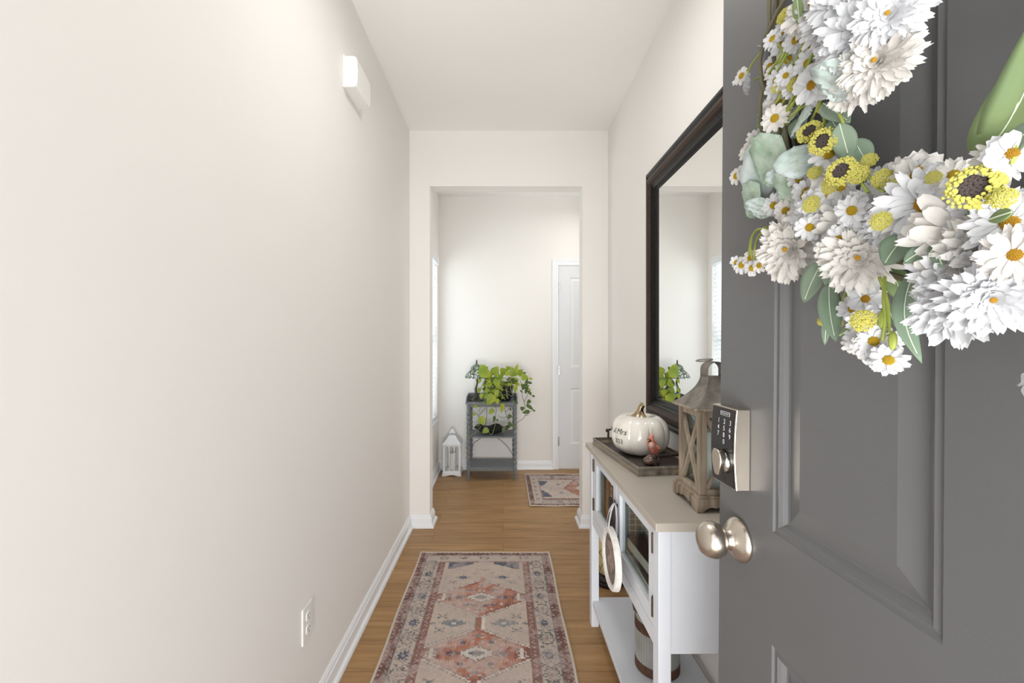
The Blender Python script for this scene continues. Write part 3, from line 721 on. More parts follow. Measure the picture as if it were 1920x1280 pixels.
pk = thing('ceramic_pumpkin', (.552, 1.752, PZ), 'white ceramic pumpkin with a gold stem and black lettering on the tray', 'pumpkin')
PRh, PHt = .113, .158
def pump(a, t):   # a angle, t 0..1 from bottom to top -> point
    ph = math.pi * (t - .5)
    rb = 1 - .06 * abs(math.sin(a * 4.5 + .6)) ** 0.0 * (1 - abs(math.sin((a * 9 + 1.2) / 2)) ** .55)
    cr = max(math.cos(ph), 0) ** .62
    r_ = PRh * (.13 + .87 * cr) * rb if 0 < t < 1 else PRh * .13
    z = PHt * (.5 + .5 * math.sin(ph) ** 1 if False else .5 + .5 * math.copysign(abs(math.sin(ph)) ** .92, math.sin(ph)))
    dip = .018 * max(0, 1 - (r_ / PRh) / .55)
    z = z - dip if t > .5 else z + dip * .3
    return (r_ * math.cos(a), r_ * math.sin(a), z)
mb = MB(); NS, NT = 144, 40; vs = [pump(2 * math.pi * k / NS, j / NT) for j in range(NT + 1) for k in range(NS)]; fs = []
for j in range(NT):
    for k in range(NS): fs.append((j * NS + k, j * NS + (k + 1) % NS, (j + 1) * NS + (k + 1) % NS, (j + 1) * NS + k))
fs += [tuple(range(NS - 1, -1, -1)), tuple(range(NT * NS, NT * NS + NS))]
mb.add(vs, fs).build('pumpkin_body', 'ceramic', pk, True)
mb = MB(); path = []; rad = []
for k in range(14):
    u = k / 13; path.append((.010 * u * u - .004, -.006 * u, PHt - .022 + .062 * u - (.006 * max(0, u - .85) / .15))); rad.append(.040 * (1 - u) ** 3 + .0115 + (.003 if k == 13 else 0))
path.append((.014, -.008, PHt + .0375)); rad.append(.007)
mb.tube(path, rad, 14)
for v_ in range(len(mb.v)): pass
mb.build('stem', 'gold', pk, True)
def onpump(txt, size, a0, z0, shear=0):
    def f(x, y):
        a = a0 + x / PRh; zz = z0 + y
        lo, hi = 0.02, .98
        for _ in range(24):
            mi = (lo + hi) / 2
            if pump(a, mi)[2] < zz: lo = mi
            else: hi = mi
        p = Vector(pump(a, (lo + hi) / 2)); return p + Vector((p.x, p.y, 0)).normalized() * .0020
    me = textmesh(txt, size, lambda x, y: (x, y, 0), shear)
    bm = bmesh.new(); bm.from_mesh(me); 
    for ax_ in (0, 1):
        lo_, hi_ = min(v.co[ax_] for v in bm.verts), max(v.co[ax_] for v in bm.verts); c_ = lo_ + .0015
        while c_ < hi_:
            pl = Vector((0, 0, 0)); pl[ax_] = c_; no = Vector((0, 0, 0)); no[ax_] = 1
            bmesh.ops.bisect_plane(bm, geom=bm.verts[:] + bm.edges[:] + bm.faces[:], dist=1e-7, plane_co=pl, plane_no=no); c_ += .0035
    for v in bm.verts: v.co = Vector(f(v.co.x, v.co.y))
    bm.to_mesh(me); bm.free(); return me
AC = math.atan2(-1.752, -.552)      # angle facing the camera
link('lettering', onpump('Mr & Mrs', .031, AC - 1.0, .098, .35), 'black_ink', pk)
link('lettering', onpump('2023', .024, AC - .80, .060), 'black_ink', pk)

bd = thing('cardinal_figurine', (.545, 1.590, PZ + .0002), 'small red cardinal bird figurine on a dark log at the near end of the tray', 'figurine', rz=R(35)); bd.scale = (1.18, 1.18, 1.12)
mb = MB()
for (x, y, z, r_, s3) in ((0, 0, .013, .024, (1, .9, .8)), (-.016, 0, .011, .015, (1, 1, .8)), (.006, .0, .024, .015, (1, .9, .8)), (.017, 0, .014, .015, (.9, .9, 1)), (-.006, .012, .010, .014, (1, 1, 1))): mb.ball((x, y, z), r_, 12, 8, s3)
mb.v = [(x, y, max(z, 0) + .0) for x, y, z in mb.v]; mb.build('log_perch', 'log', bd, True)
# bird facing -x
mb = MB(); pts = [(.014, 0, .026), (.014, 0, .036), (.008, 0, .050), (.001, 0, .064), (-.005, 0, .075), (-.006, 0, .084), (-.001, 0, .093), (.003, 0, .101)]
mb.tube(pts, [.005, .011, .0155, .0155, .0115, .0095, .006, .0012], 14); mb.build('bird_body', 'bird', bd, True)
MB().tube([(.016, 0, .060), (.019, 0, .04), (.021, 0, .025), (.022, 0, .012)], [.006, .007, .005, .003], 10).build('tail', 'bird', bd, True)
for s in (-1, 1): MB().tube([(.0, s * .010, .068), (.010, s * .013, .054), (.018, s * .010, .036)], [.004, .009, .002], 8).build('wing', 'bird', bd, True)
MB().ball((-.0122, 0, .080), .0078, 12, 8, (.7, .95, .95)).build('face_mask', 'black_ink', bd, True)
MB().lathe([(.0036, 0), (.0024, .005), (0, .009)], (-.014, 0, .081), (-1, 0, -.15), 8).build('beak', 'ocentre', bd, True)
MB().ball((-.0075, -.004, .066), .0115, 12, 8, (.8, .8, 1.1)).build('breast', 'birdw', bd, True)

# ------------------------------------------------------------------ wooden lantern
LX, LY, LZ = .604, 1.248, .8105
wl = thing('wooden_lantern', (LX, LY, LZ), 'weathered wooden lantern with grey metal roof on the near end of the console', 'lantern')
H = .084
mb = MB(); n = 24
for s, ax in ((-1, 'y'), (1, 'y'), (-1, 'x'), (1, 'x')):
    top = .036; poly = [(-H, 0)]
    m_ = 40
    for k in range(m_ + 1):
        u = -1 + 2 * k / m_; au = abs(u)
        if au > .78: z = 0
        elif au > .66: z = .010 * math.sin((.78 - au) / .12 * math.pi / 2)
        elif au > .38: z = .010 + .004 * math.sin((.66 - au) / .28 * math.pi)
        else: z = .012 + .005 * math.cos(au / .38 * math.pi / 2)
        poly.append((u * H, z))
    poly += [(H, 0), (H, top), (-H, top)]
    poly = [p for i, p in enumerate(poly) if i == 0 or (abs(p[0] - poly[i - 1][0]) + abs(p[1] - poly[i - 1][1])) > 1e-6]
    if ax == 'y': mb.prism(poly, lambda a, b: (a, s * H, b), lambda a, b: (a, s * (H - .012), b))
    else: q_ = (H - .0121) / H; mb.prism(poly, lambda a, b: (s * H, a * q_, b), lambda a, b: (s * (H - .012), a * q_, b))
mb.box(-H + .004, H - .004, -H + .004, H - .004, .034, .042)
mb.build('base', 'lwood', wl, bevel=.001)
hb = .071; z0, z1 = .042, .270
for sx in (-1, 1):
    for sy in (-1, 1): MB().box(min(sx * hb, sx * (hb - .020)), max(sx * hb, sx * (hb - .020)), min(sy * hb, sy * (hb - .020)), max(sy * hb, sy * (hb - .020)), z0, z1).build('corner_post', 'lwood', wl, bevel=.0015)
for s in (-1, 1):
    for (za, zb) in ((z0, z0 + .016), (z1 - .018, z1)):
        MB().box(-hb + .02, hb - .02, min(s * hb, s * (hb - .014)), max(s * hb, s * (hb - .014)), za, zb).build('rail', 'lwood', wl, bevel=.001)
        MB().box(min(s * hb, s * (hb - .014)), max(s * hb, s * (hb - .014)), -hb + .02, hb - .02, za, zb).build('rail', 'lwood', wl, bevel=.001)
for s, ax in ((-1, 'x'), (1, 'x'), (-1, 'y'), (1, 'y')):
    mb = MB(); a = hb - .021; e = hb - .006
    for q in (-1, 1):
        p0, p1 = ((s * e, -a * q, z0 + .018), (s * e, a * q, z1 - .020)) if ax == 'x' else ((-a * q, s * e, z0 + .018), (a * q, s * e, z1 - .020))
        o_ = Vector((s * q * .0006, 0, 0)) if ax == 'x' else Vector((0, s * q * .0006, 0)); mb.bar(Vector(p0) + o_, Vector(p1) + o_, .0055, .004, (1, 0, 0) if ax == 'x' else (0, 1, 0))
    cb = mb.build('cross_brace', 'lwood', wl)
    g = hb - .013
    (MB().box(s * g - .001, s * g + .001, -a, a, z0 + .016, z1 - .018) if ax == 'x' else MB().box(-a, a, s * g - .001, s * g + .001, z0 + .016, z1 - .018)).build('pane', 'glass', wl)
MB().box(-.086, .086, -.086, .086, z1, z1 + .007).build('eave_board', 'lwood', wl, bevel=.002)
vs = []; fs = []; K = 12
for k in range(K + 1):
    u = k / K; r_ = .026 + (.082 - .026) * (1 - u) ** 1.75; z = z1 + .007 + .083 * u
    vs += [(-r_, -r_, z), (r_, -r_, z), (r_, r_, z), (-r_, r_, z)]
for k in range(K):
    for j in range(4): fs.append((k * 4 + j, k * 4 + (j + 1) % 4, k * 4 + 4 + (j + 1) % 4, k * 4 + 4 + j))
fs += [(3, 2, 1, 0), (K * 4, K * 4 + 1, K * 4 + 2, K * 4 + 3)]
ZR = z1 + .090
mb = MB().add(vs, fs); mb.build('metal_roof', 'galv', wl)
def arch(par, name, m, wdt, hwid, hht, z, ax, thk=.0015, bulge=1.12):
    vs = []; fs = []; K = 20
    for k in range(K + 1):
        a = math.pi * k / K; r1 = 1 + (bulge - 1) * math.sin(a * 2) ** 2
        x = -math.cos(a) * hwid * r1; zz = z + math.sin(a) ** .8 * hht
        for s in (-1, 1): vs.append((x, s * wdt / 2, zz) if ax == 'x' else (s * wdt / 2, x, zz))
    for k in range(K): fs.append((2 * k, 2 * k + 1, 2 * k + 3, 2 * k + 2))
    o = MB().add(vs, fs).build(name, m, par, True); sm = o.modifiers.new('thick', 'SOLIDIFY'); sm.thickness = thk; return o
arch(wl, 'strap_handle', 'galv', .046, .027, .043, ZR, 'x', .0015, 1.15)
MB().tube([(-.026 + .02 * math.cos(a) - .0, .028 * math.sin(a), ZR + .046 + .003 * math.cos(a)) for a in [2 * math.pi * k / 24 for k in range(24)]], .0018, 6, True).build('ring', 'galv', wl, True)
pc = thing('pillar_candle', (LX, LY, LZ + .042), 'white pillar candle with a paper label inside the wooden lantern', 'candle')
MB().lathe([(.036, 0), (.037, .003), (.037, .158), (.034, .162), (.020, .157), (0, .156)], seg=32).build('wax_body', 'candle', pc, True)
MB().cyl((0, 0, .155), (.002, 0, .172), .0012, seg=6).build('wick', 'black_ink', pc)
t_ = textmesh('THE HOME\nEDIT CO', .009, lambda x, y: (.0378 * math.sin(x / .0378), -.0378 * math.cos(x / .0378), .032 + y))
mb = MB(); vs = []; fs = []
for k in range(17):
    a = -.9 + 1.8 * k / 16
    for z in (.006, .062): vs.append((.0374 * math.sin(a), -.0374 * math.cos(a), z))
for k in range(16): fs.append((2 * k, 2 * k + 2, 2 * k + 3, 2 * k + 1))
lb = mb.add(vs, fs).build('paper_label', 'paper', pc, True)
bpy.data.meshes.remove(t_)
mb = MB()
for z, w_ in ((.050, .5), (.045, .42), (.030, .36), (.025, .44)):
    for k in range(12):
        if k % 4 == 3: continue
        a0 = -w_ + 2 * w_ * k / 12; a1 = a0 + 2 * w_ / 12 * .8
        mb.add([(.0378 * math.sin(a), -.0378 * math.cos(a), zz) for zz in (z, z + .0022) for a in (a0, a1)], [(0, 1, 3, 2)])
mb.build('label_print', mat('blue_print', (.12, .16, .35), .6), lb)

# ------------------------------------------------------------------ mirror
mi = thing('wall_mirror', (XR, 1.42, 1.485), 'large mirror in a dark bronze-black moulded frame on the right wall', 'mirror')
MH, MZ = .665, .585                     # half length along wall, half height (outer)
fp0 = [(0, 0), (0, .028), (.006, .036), (.016, .038), (.022, .033), (.026, .035), (.036, .046), (.050, .050), (.060, .046), (.066, .038), (.070, .038), (.074, .034), (.082, .034), (.090, .024), (.096, .022), (.100, .014), (.100, 0)]
fp = [(a * 1.22, b) for a, b in fp0]
def mframe(i0, i1, name, m):
    p = fp[i0:i1 + 1]; vs = []; fs = []; n = len(p) + 2
    poly = [(p[0][0], 0)] + p + [(p[-1][0], 0)]
    poly = [q_ for i, q_ in enumerate(poly)]
    for (sy, sz) in ((-1, -1), (1, -1), (1, 1), (-1, 1)):
        for (a, b) in poly: vs.append((-b - .001, sy * (MH - a), sz * (MZ - a)))
    for i in range(4):
        for j in range(n): fs.append((i * n + j, i * n + (j + 1) % n, ((i + 1) % 4) * n + (j + 1) % n, ((i + 1) % 4) * n + j))
    MB().add(vs, fs).build(name, m, mi)
mframe(0, 5, 'outer_moulding', 'frame'); mframe(5, 9, 'bronze_moulding', 'framebr'); mframe(9, 16, 'inner_moulding', 'frame')
MB().box(-.022, -.018, -MH + .115, MH - .115, -MZ + .115, MZ - .115).build('mirror_glass', 'mirror', mi)

# ------------------------------------------------------------------ things below the console
cl = thing('candle_lantern', (.560, 2.305, 0), 'black wire lantern with a yellow candle on the floor past the console', 'lantern')
MB().lathe([(.080, 0), (.084, .006), (.084, .018), (.078, .022), (.080, .028), (.082, .036), (.076, .044), (.066, .05), (0, .052)], seg=32).build('base', 'iron', cl, True)
mb = MB(); n = 9
def cr(z): u = (z - .05) / .24; return .066 + .010 * math.sin(math.pi * min(max(u, 0), 1)) - .02 * max(0, u - .75)
for s in (-1, 1):
    for k in range(n):
        mb.tube([(cr(.05 + .24 * j / 16) * math.cos(2 * math.pi * k / n + s * j / 16 * 2.0), cr(.05 + .24 * j / 16) * math.sin(2 * math.pi * k / n + s * j / 16 * 2.0), .05 + .24 * j / 16) for j in range(17)], .0013, 5)
mb.build('wire_mesh', 'iron', cl, True)
MB().lathe([(.064, .288), (.066, .292), (.064, .298), (.03, .33), (.012, .345), (.008, .36), (0, .362)], seg=28).build('lid', 'iron', cl, True)
yc = MB().lathe([(.050, .052), (.052, .056), (.052, .225), (.048, .23), (.03, .222), (0, .22)], seg=28).build('candle', 'candley', cl, True)

mc = thing('milk_can', (.548, 1.545, .1172), 'galvanised milk can with rusty bands on the lower console shelf', 'milk can')
MB().lathe([(.072, 0), (.076, .003), (.076, .032), (.0745, .034)], seg=48).build('rust_band', 'rust', mc, True)
MB().lathe([(.0742, .033), (.0742, .140)], seg=192, wob=lambda t, h: 1 + .012 * math.cos(t * 48)).build('ribbed_body', 'galv2', mc, True)
MB().lathe([(.0745, .139), (.0768, .141), (.0768, .170), (.074, .174)], seg=48).build('rust_band', 'rust', mc, True)
MB().lathe([(.074, .173), (.066, .192), (.050, .210), (.044, .220), (.044, .250), (.052, .258), (.055, .261), (.055, .267), (.046, .270), (0, .271)], seg=48).build('shoulder', 'galv2', mc, True)
for q_ in (-1, 1):
    MB().tube([(q_ * .066, 0, .19), (q_ * .080, 0, .20), (q_ * .085, 0, .225), (q_ * .076, 0, .248), (q_ * .046, 0, .254)], .0042, 8).build('side_handle', 'rust', mc, True)

# ------------------------------------------------------------------ plant stand and what is on it
SX0, SX1, SY0, SY1 = -.333, .128, 3.955, 4.285
ps = thing('plant_stand', (-.1025, 4.12, 0), 'grey three-tier side table with turned bobbin legs against the far wall', 'plant stand')
def P_(mb, name, m, **k):
    mb.v = [(x + .1025, y - 4.12, z) for x, y, z in mb.v]; return mb.build(name, m, ps, **k)
def legprof():
    p = [(.009, 0), (.010, .004), (.0145, .075), (.016, .085), (.017, .09), (.017, .135), (.013, .14)]
    z = .14
    while z < .35:
        for u in (.2, .4, .6, .8, 1): p.append((.0130 + .0060 * math.sin(math.pi * u), z + .046 * u))
        z += .046
    p += [(.017, z + .004), (.017, z + .04), (.013, z + .045)]; z += .045
    while z < .62:
        for u in (.2, .4, .6, .8, 1): p.append((.0130 + .0060 * math.sin(math.pi * u), z + .044 * u))
        z += .044
    p += [(.017, z + .003), (.017, .705)]
    return p
for x in (SX0 + .018, SX1 - .018):
    for y in (SY0 + .018, SY1 - .018): P_(MB().lathe(legprof(), (x, y, 0), seg=14), 'leg', 'stand', smooth=True)
P_(MB().box(SX0 - .008, SX1 + .008, SY0 - .008, SY1, .698, .713).box(SX0 + .02, SX1 - .02, SY0 + .01, SY0 + .022, .672, .700), 'table_top', 'stand', bevel=.002)
gp = [(SY0 - .004, .713), (SY0 - .004, .722), (SY0 + .03, .728), (SY0 + .06, .752), (SY0 + .12, .762), (SY1 - .006, .765), (SY1 - .006, .713)]
for x in (SX0 - .006, SX1 - .004): P_(MB().prism(gp, lambda a, b: (x, a, b), lambda a, b: (x + .010, a, b)), 'gallery_rail', 'stand')
P_(MB().box(SX0 - .006, SX1 + .006, SY1 - .012, SY1 - .002, .713, .765), 'gallery_rail', 'stand', bevel=.002)
P_(MB().box(SX0 + .016, SX1 - .016, SY0 + .010, SY1 - .008, .390, .404), 'middle_shelf', 'stand', bevel=.002)
P_(MB().box(SX0 + .016, SX1 - .016, SY0 + .010, SY1 - .008, .105, .121).box(SX0 + .02, SX1 - .02, SY0 + .012, SY0 + .022, .088, .106), 'lower_shelf', 'stand', bevel=.002)

lp = thing('mosaic_table_lamp', (-.248, 4.10, .7135), 'small stained-glass table lamp with a bronze base on the plant stand', 'lamp')
MB().lathe([(.070, 0), (.068, .008), (.048, .016), (.022, .028), (.012, .045), (.010, .06)], seg=30, wob=lambda t, h: 1 + .06 * math.cos(6 * t) * (1 if h < .02 else 0)).build('base', 'bronze', lp, True)
MB().tube([(0, 0, .055), (-.006, 0, .085), (-.008, 0, .11), (0, 0, .14), (.006, 0, .165), (.004, 0, .19), (0, 0, .22), (0, 0, .26)], [.010, .0125, .013, .009, .0085, .009, .008, .006], 10).build('stem', 'bronze', lp, True)
mb = MB().lathe([(.008, .345), (.030, .339), (.048, .324), (.056, .305), (.060, .290), (.072, .282), (.092, .262), (.106, .238), (.112, .222), (.110, .214), (.106, .222), (.088, .258), (.058, .285), (.040, .322), (.008, .338)], seg=40, wob=lambda t, h: 1 + (.012 * math.cos(12 * t) if h < .25 else 0))
mb.build('lamp_shade', 'stained', lp, True)
MB().lathe([(.014, .342), (.010, .350), (.005, .356), (.008, .364), (.006, .374), (.002, .384), (0, .388)], seg=12).build('finial', 'bronze', lp, True)
def curve_pts(pts, n=8):
    out = []; P = [Vector(p) for p in pts]
    for i in range(len(P) - 1):
        a, b, c_, d = P[max(i - 1, 0)], P[i], P[i + 1], P[min(i + 2, len(P) - 1)]
        for k in range(n):
            t = k / n; out.append(.5 * ((2 * b) + (-a + c_) * t + (2 * a - 5 * b + 4 * c_ - d) * t * t + (-a + 3 * b - 3 * c_ + d) * t ** 3))
    out.append(P[-1]); return out
lo = Vector((-.248, 4.10, .7135))
MB().tube([p - lo for p in curve_pts([(-.248, 4.16, .72), (-.25, 4.25, .73), (-.2, 4.30, .80), (-.16, 4.305, .6), (-.18, 4.305, .39), (-.19, 4.306, .34), (-.25, 4.306, .29), (-.29, 4.306, .26), (-.31, 4.306, .18)])], .0022, 6).build('power_cord', 'cord', lp, True)

# black rock shaped bowl
bw = thing('black_bowl', (-.107, 4.10, .4045), 'black rock-shaped bowl on the middle shelf of the plant stand', 'bowl')
def wobr(t, h): return 1 + .10 * math.sin(3 * t + 1) + .07 * math.sin(7 * t) + .04 * math.sin(13 * t + h * 90)
mb = MB().lathe([(.055, 0), (.075, .008), (.120, .032), (.160, .056), (.168, .064), (.150, .060), (.105, .046), (.06, .030), (0, .024)], seg=44, wob=wobr)
mb.v = [(x, y * .62, z + (.012 * math.sin(6 * math.atan2(y, x)) * (math.hypot(x, y) > .12))) for x, y, z in mb.v]
mb.build('bowl_shell', 'rock', bw, True)
bo = Vector((-.107, 4.10, .4045))
MB().tube([p - bo for p in curve_pts([(-.12, 4.17, .43), (-.125, 4.295, .43), (-.125, 4.306, .40), (-.10, 4.306, .345), (-.02, 4.306, .29), (.05, 4.306, .22), (.09, 4.306, .16)])], .0022, 6).build('power_cord', 'cord', bw, True)

pt = thing('potted_pothos', (.002, 4.11, .7135), 'trailing lime-green pothos in a black ribbed pot on the plant stand', 'plant')
MB().lathe([(.060, 0), (.072, .01), (.088, .08), (.095, .128), (.098, .132), (.098, .142), (.090, .142), (.086, .125), (0, .122)], seg=48, wob=lambda t, h: 1 + .012 * math.cos(24 * t)).build('pot', 'black', pt, True)
MB().lathe([(.088, .124), (.05, .130), (0, .132)], seg=20).build('soil', 'soil', pt, True)
po = Vector((.002, 4.11, .7135))
def leaf(mb, base, d, nrm, L, W, fold=.25, curl=.3, n=6):
    """heart-shaped leaf: base point, direction, face normal"""
    d = Vector(d).normalized(); nrm = Vector(nrm); nrm = (nrm - d * nrm.dot(d)); nrm = nrm.normalized() if nrm.length > 1e-4 else d.orthogonal().normalized(); s = d.cross(nrm)
    base = Vector(base); vs = []; fs = []
    prof = [(.0, .10, -.04), (.10, .36, -.08), (.28, .50, .0), (.50, .46, 0), (.72, .30, 0), (.88, .14, 0), (1.0, .0, 0)]
    for (t, wv, back) in prof:
        c_ = base + d * L * t - nrm * curl * L * t * t
        vs += [c_ - s * W * wv + nrm * fold * W * wv + d * L * back, c_, c_ + s * W * wv + nrm * fold * W * wv + d * L * back]
    for i in range(len(prof) - 1): fs += [(3 * i, 3 * i + 1, 3 * i + 4, 3 * i + 3), (3 * i + 1, 3 * i + 2, 3 * i + 5, 3 * i + 4)]
    mb.add(vs, fs)
# leaves placed along vines and round the pot; zoom coordinates of the photo, 8 px per pixel from (860,660)
def Z8(x, y, Y): return wpt(860 + x / 8, 660 + y / 8, Y) - po
lime = MB(); dark = MB(); vg = MB(); vb = MB(); rl = random.Random(11)
big = [(440, 260, 290, 350, 200, 4.00), (520, 330, 585, 215, 120, 4.06), (620, 330, 590, 440, 110, 4.0), (700, 330, 640, 235, 110, 4.1), (830, 360, 790, 225, 110, 4.06), (850, 350, 872, 175, 70, 4.04),
       (890, 340, 960, 260, 100, 4.08), (940, 380, 1050, 375, 90, 4.0), (570, 400, 590, 540, 100, 3.97), (580, 570, 550, 690, 60, 3.94), (520, 640, 420, 790, 130, 3.93), (520, 860, 450, 930, 70, 3.93),
       (660, 770, 650, 910, 60, 3.92), (330, 970, 380, 1100, 100, 3.92), (440, 1150, 355, 1210, 80, 3.92), (270, 800, 230, 830, 50, 3.95), (240, 920, 210, 950, 50, 3.95), (330, 400, 300, 470, 50, 4.0), (320, 540, 290, 610, 50, 4.0),
       (480, 450, 410, 530, 80, 3.98), (480, 300, 420, 390, 90, 4.0), (430, 260, 390, 240, 70, 4.05), (560, 260, 520, 330, 90, 4.03), (760, 300, 700, 350, 70, 4.0), (600, 330, 540, 390, 90, 4.0), (570, 700, 590, 780, 60, 3.93),
       (450, 560, 390, 600, 70, 3.96), (540, 560, 560, 640, 60, 3.95), (640, 300, 690, 250, 80, 4.12), (760, 260, 720, 215, 60, 4.15), (350, 620, 330, 700, 60, 3.95), (440, 640, 380, 680, 60, 3.94), (860, 500, 840, 610, 60, 4.0)]
for (x0, y0, x1, y1, wv, Y) in big:
    a, b = Z8(x0, y0, Y), Z8(x1, y1, Y - .02); leaf(lime, a, b - a, (rl.uniform(-.3, .3), -1, rl.uniform(.1, .6)), (b - a).length, wv / 8 * Y / F * 1.15, .22, rl.uniform(.05, .3))
drk = [(960, 520, 1050, 500, 60, 4.0), (990, 500, 960, 560, 60, 4.02), (1020, 560, 1000, 620, 40, 4.0), (1060, 600, 1085, 640, 40, 3.98), (1110, 650, 1140, 670, 25, 3.98), (1070, 720, 1030, 770, 45, 3.96), (960, 820, 950, 880, 55, 3.96),
       (1020, 790, 1120, 860, 45, 3.95), (1060, 890, 960, 905, 50, 3.95), (1120, 870, 1145, 885, 25, 3.95), (780, 940, 740, 1000, 50, 3.93), (790, 850, 765, 865, 30, 3.93), (780, 1060, 750, 1110, 60, 3.92), (800, 1080, 830, 1120, 50, 3.92),
       (690, 1120, 660, 1210, 45, 3.92), (590, 1010, 570, 1025, 30, 3.93), (540, 960, 520, 1050, 35, 3.93), (980, 300, 990, 330, 40, 4.1), (1000, 470, 1040, 450, 60, 4.0), (850, 740, 840, 770, 60, 3.95)]
for (x0, y0, x1, y1, wv, Y) in drk:
    a, b = Z8(x0, y0, Y), Z8(x1, y1, Y - .02); leaf(dark, a, b - a, (rl.uniform(-.3, .3), -1, rl.uniform(.1, .5)), (b - a).length * 1.05, wv / 8 * Y / F * 1.3, .22, .2)
vines_g = [[(700, 440, 4.02), (640, 560, 3.98), (650, 640, 3.95), (700, 720, 3.93)], [(720, 440, 4.01), (710, 560, 3.98), (740, 700, 3.93)], [(800, 450, 4.01), (775, 540, 3.99), (820, 640, 3.96)], [(760, 460, 4.01), (720, 600, 3.97), (790, 660, 3.96)],
           [(560, 420, 4.0), (470, 520, 3.96), (400, 700, 3.93), (330, 820, 3.93), (290, 930, 3.93)], [(590, 430, 4.0), (600, 600, 3.95), (540, 760, 3.92), (500, 830, 3.92)], [(430, 330, 4.0), (470, 400, 3.99), (560, 420, 4.0)],
           [(400, 400, 4.0), (360, 480, 3.98), (310, 560, 3.97)], [(440, 460, 4.0), (380, 490, 3.98), (330, 540, 3.97)], [(560, 1000, 3.92), (545, 1100, 3.92), (500, 1230, 3.92), (450, 1200, 3.915), (430, 1150, 3.915)], [(330, 1110, 3.92), (250, 1210, 3.92), (170, 1245, 3.92), (120, 1230, 3.93)],
           [(240, 1090, 3.93), (290, 1110, 3.92), (330, 1050, 3.92)], [(680, 1110, 3.92), (740, 1140, 3.92), (800, 1120, 3.92)], [(600, 560, 3.97), (680, 560, 3.96), (760, 600, 3.96)], [(560, 660, 3.95), (700, 640, 3.95), (730, 690, 3.94)]]
vines_b = [[(920, 420, 4.02), (950, 520, 4.0), (950, 640, 3.99), (980, 740, 3.98), (1000, 850, 3.97), (995, 950, 3.97), (950, 1010, 3.98), (880, 1050, 3.99)], [(1010, 560, 4.0), (1040, 610, 3.99), (1010, 690, 3.98), (980, 740, 3.98)], [(1040, 600, 3.99), (1090, 650, 3.98), (1130, 660, 3.98)],
           [(680, 760, 3.93), (700, 900, 3.92), (740, 1000, 3.92), (790, 1060, 3.92)], [(500, 760, 3.92), (565, 850, 3.92), (550, 950, 3.92), (560, 1080, 3.92)], [(200, 860, 3.93), (280, 940, 3.93), (310, 990, 3.93)], [(400, 840, 3.93), (340, 900, 3.93), (300, 960, 3.93)],
           [(590, 950, 3.92), (650, 980, 3.92), (720, 970, 3.92)], [(520, 960, 3.93), (515, 1050, 3.93)], [(1000, 950, 3.97), (1035, 940, 3.97), (1040, 900, 3.96)], [(1110, 880, 3.95), (1060, 890, 3.95)], [(700, 900, 3.92), (760, 840, 3.92), (800, 830, 3.92)]]
for k in range(16):
    a = Z8(rl.uniform(920, 1060), rl.uniform(380, 600), rl.uniform(3.98, 4.05)); leaf(dark if k % 3 else lime, a, (rl.uniform(-1, 1), -.3, rl.uniform(-1, .1)), (rl.uniform(-.3, .3), -1, .3), rl.uniform(.022, .038), rl.uniform(.016, .028))
for L_ in vines_g: vg.tube(curve_pts([Z8(*p) for p in L_], 5), .0022, 5)
for L_ in vines_b: vb.tube(curve_pts([Z8(*p) for p in L_], 5), .0022, 5)
for k in range(46):     # upright petioles and inner leaves over the soil
    a = rl.uniform(0, 6.28); r_ = rl.uniform(.02, .08); q0 = Vector((r_ * math.cos(a), r_ * math.sin(a), .128)); q1 = q0 + Vector((.05 * math.cos(a), .05 * math.sin(a), rl.uniform(.02, .075)))
    vg.tube([q0, (q0 + q1) / 2 + Vector((0, 0, .015)), q1], .0016, 5)
    leaf(lime if rl.random() < .8 else dark, q1, (math.cos(a), math.sin(a), rl.uniform(-.4, .9)), (rl.uniform(-.4, .4), -.8, .8), rl.uniform(.035, .06), rl.uniform(.03, .05))
for k in range(150):
    a, b = Z8(rl.uniform(400, 640), rl.uniform(330, 760), rl.uniform(3.97, 4.04)), None
    leaf(lime if rl.random() < .65 else dark, a, (rl.uniform(-1, .6), rl.uniform(-.5, .1), rl.uniform(-1, .2)), (rl.uniform(-.3, .3), -1, .4), rl.uniform(.028, .048), rl.uniform(.020, .036))
for mb_, nm, m_ in ((lime, 'lime_leaves', 'leaf'), (dark, 'dark_leaves', 'leafd'), (vg, 'green_vines', 'vine'), (vb, 'brown_vines', 'vined')): mb_.build(nm, m_, pt, True)

# white floor lantern
WX, WYc = -.484, 4.185
wt = thing('white_lantern', (WX, WYc, 0), 'small white lantern with arched windows on the floor left of the plant stand', 'lantern')
hb = .083
mb = MB()
for s, ax in ((-1, 'y'), (1, 'y'), (-1, 'x'), (1, 'x')):
    B = .092; poly = [(-B, 0), (-B * .62, 0)] + [(-B * .62 + B * 1.24 * k / 12, .010 * math.sin(math.pi * k / 12)) for k in range(1, 12)] + [(B * .62, 0), (B, 0), (B * .93, .028), (-B * .93, .028)]
    if ax == 'y': mb.prism(poly, lambda a, b: (a, s * B * .98, b), lambda a, b: (a, s * (B - .012), b))
    else: q_ = (B - .0125) / B; mb.prism(poly, lambda a, b: (s * B * .98, a * q_, b), lambda a, b: (s * (B - .012), a * q_, b))
mb.box(-hb, hb, -hb, hb, .024, .048); mb.build('base', 'lwhite', wt, bevel=.0012)
zt = .292
for sx in (-1, 1):
    for sy in (-1, 1): MB().box(min(sx * hb, sx * (hb - .014)), max(sx * hb, sx * (hb - .014)), min(sy * hb, sy * (hb - .014)), max(sy * hb, sy * (hb - .014)), .046, zt).build('corner_post', 'lwhite', wt, bevel=.001)
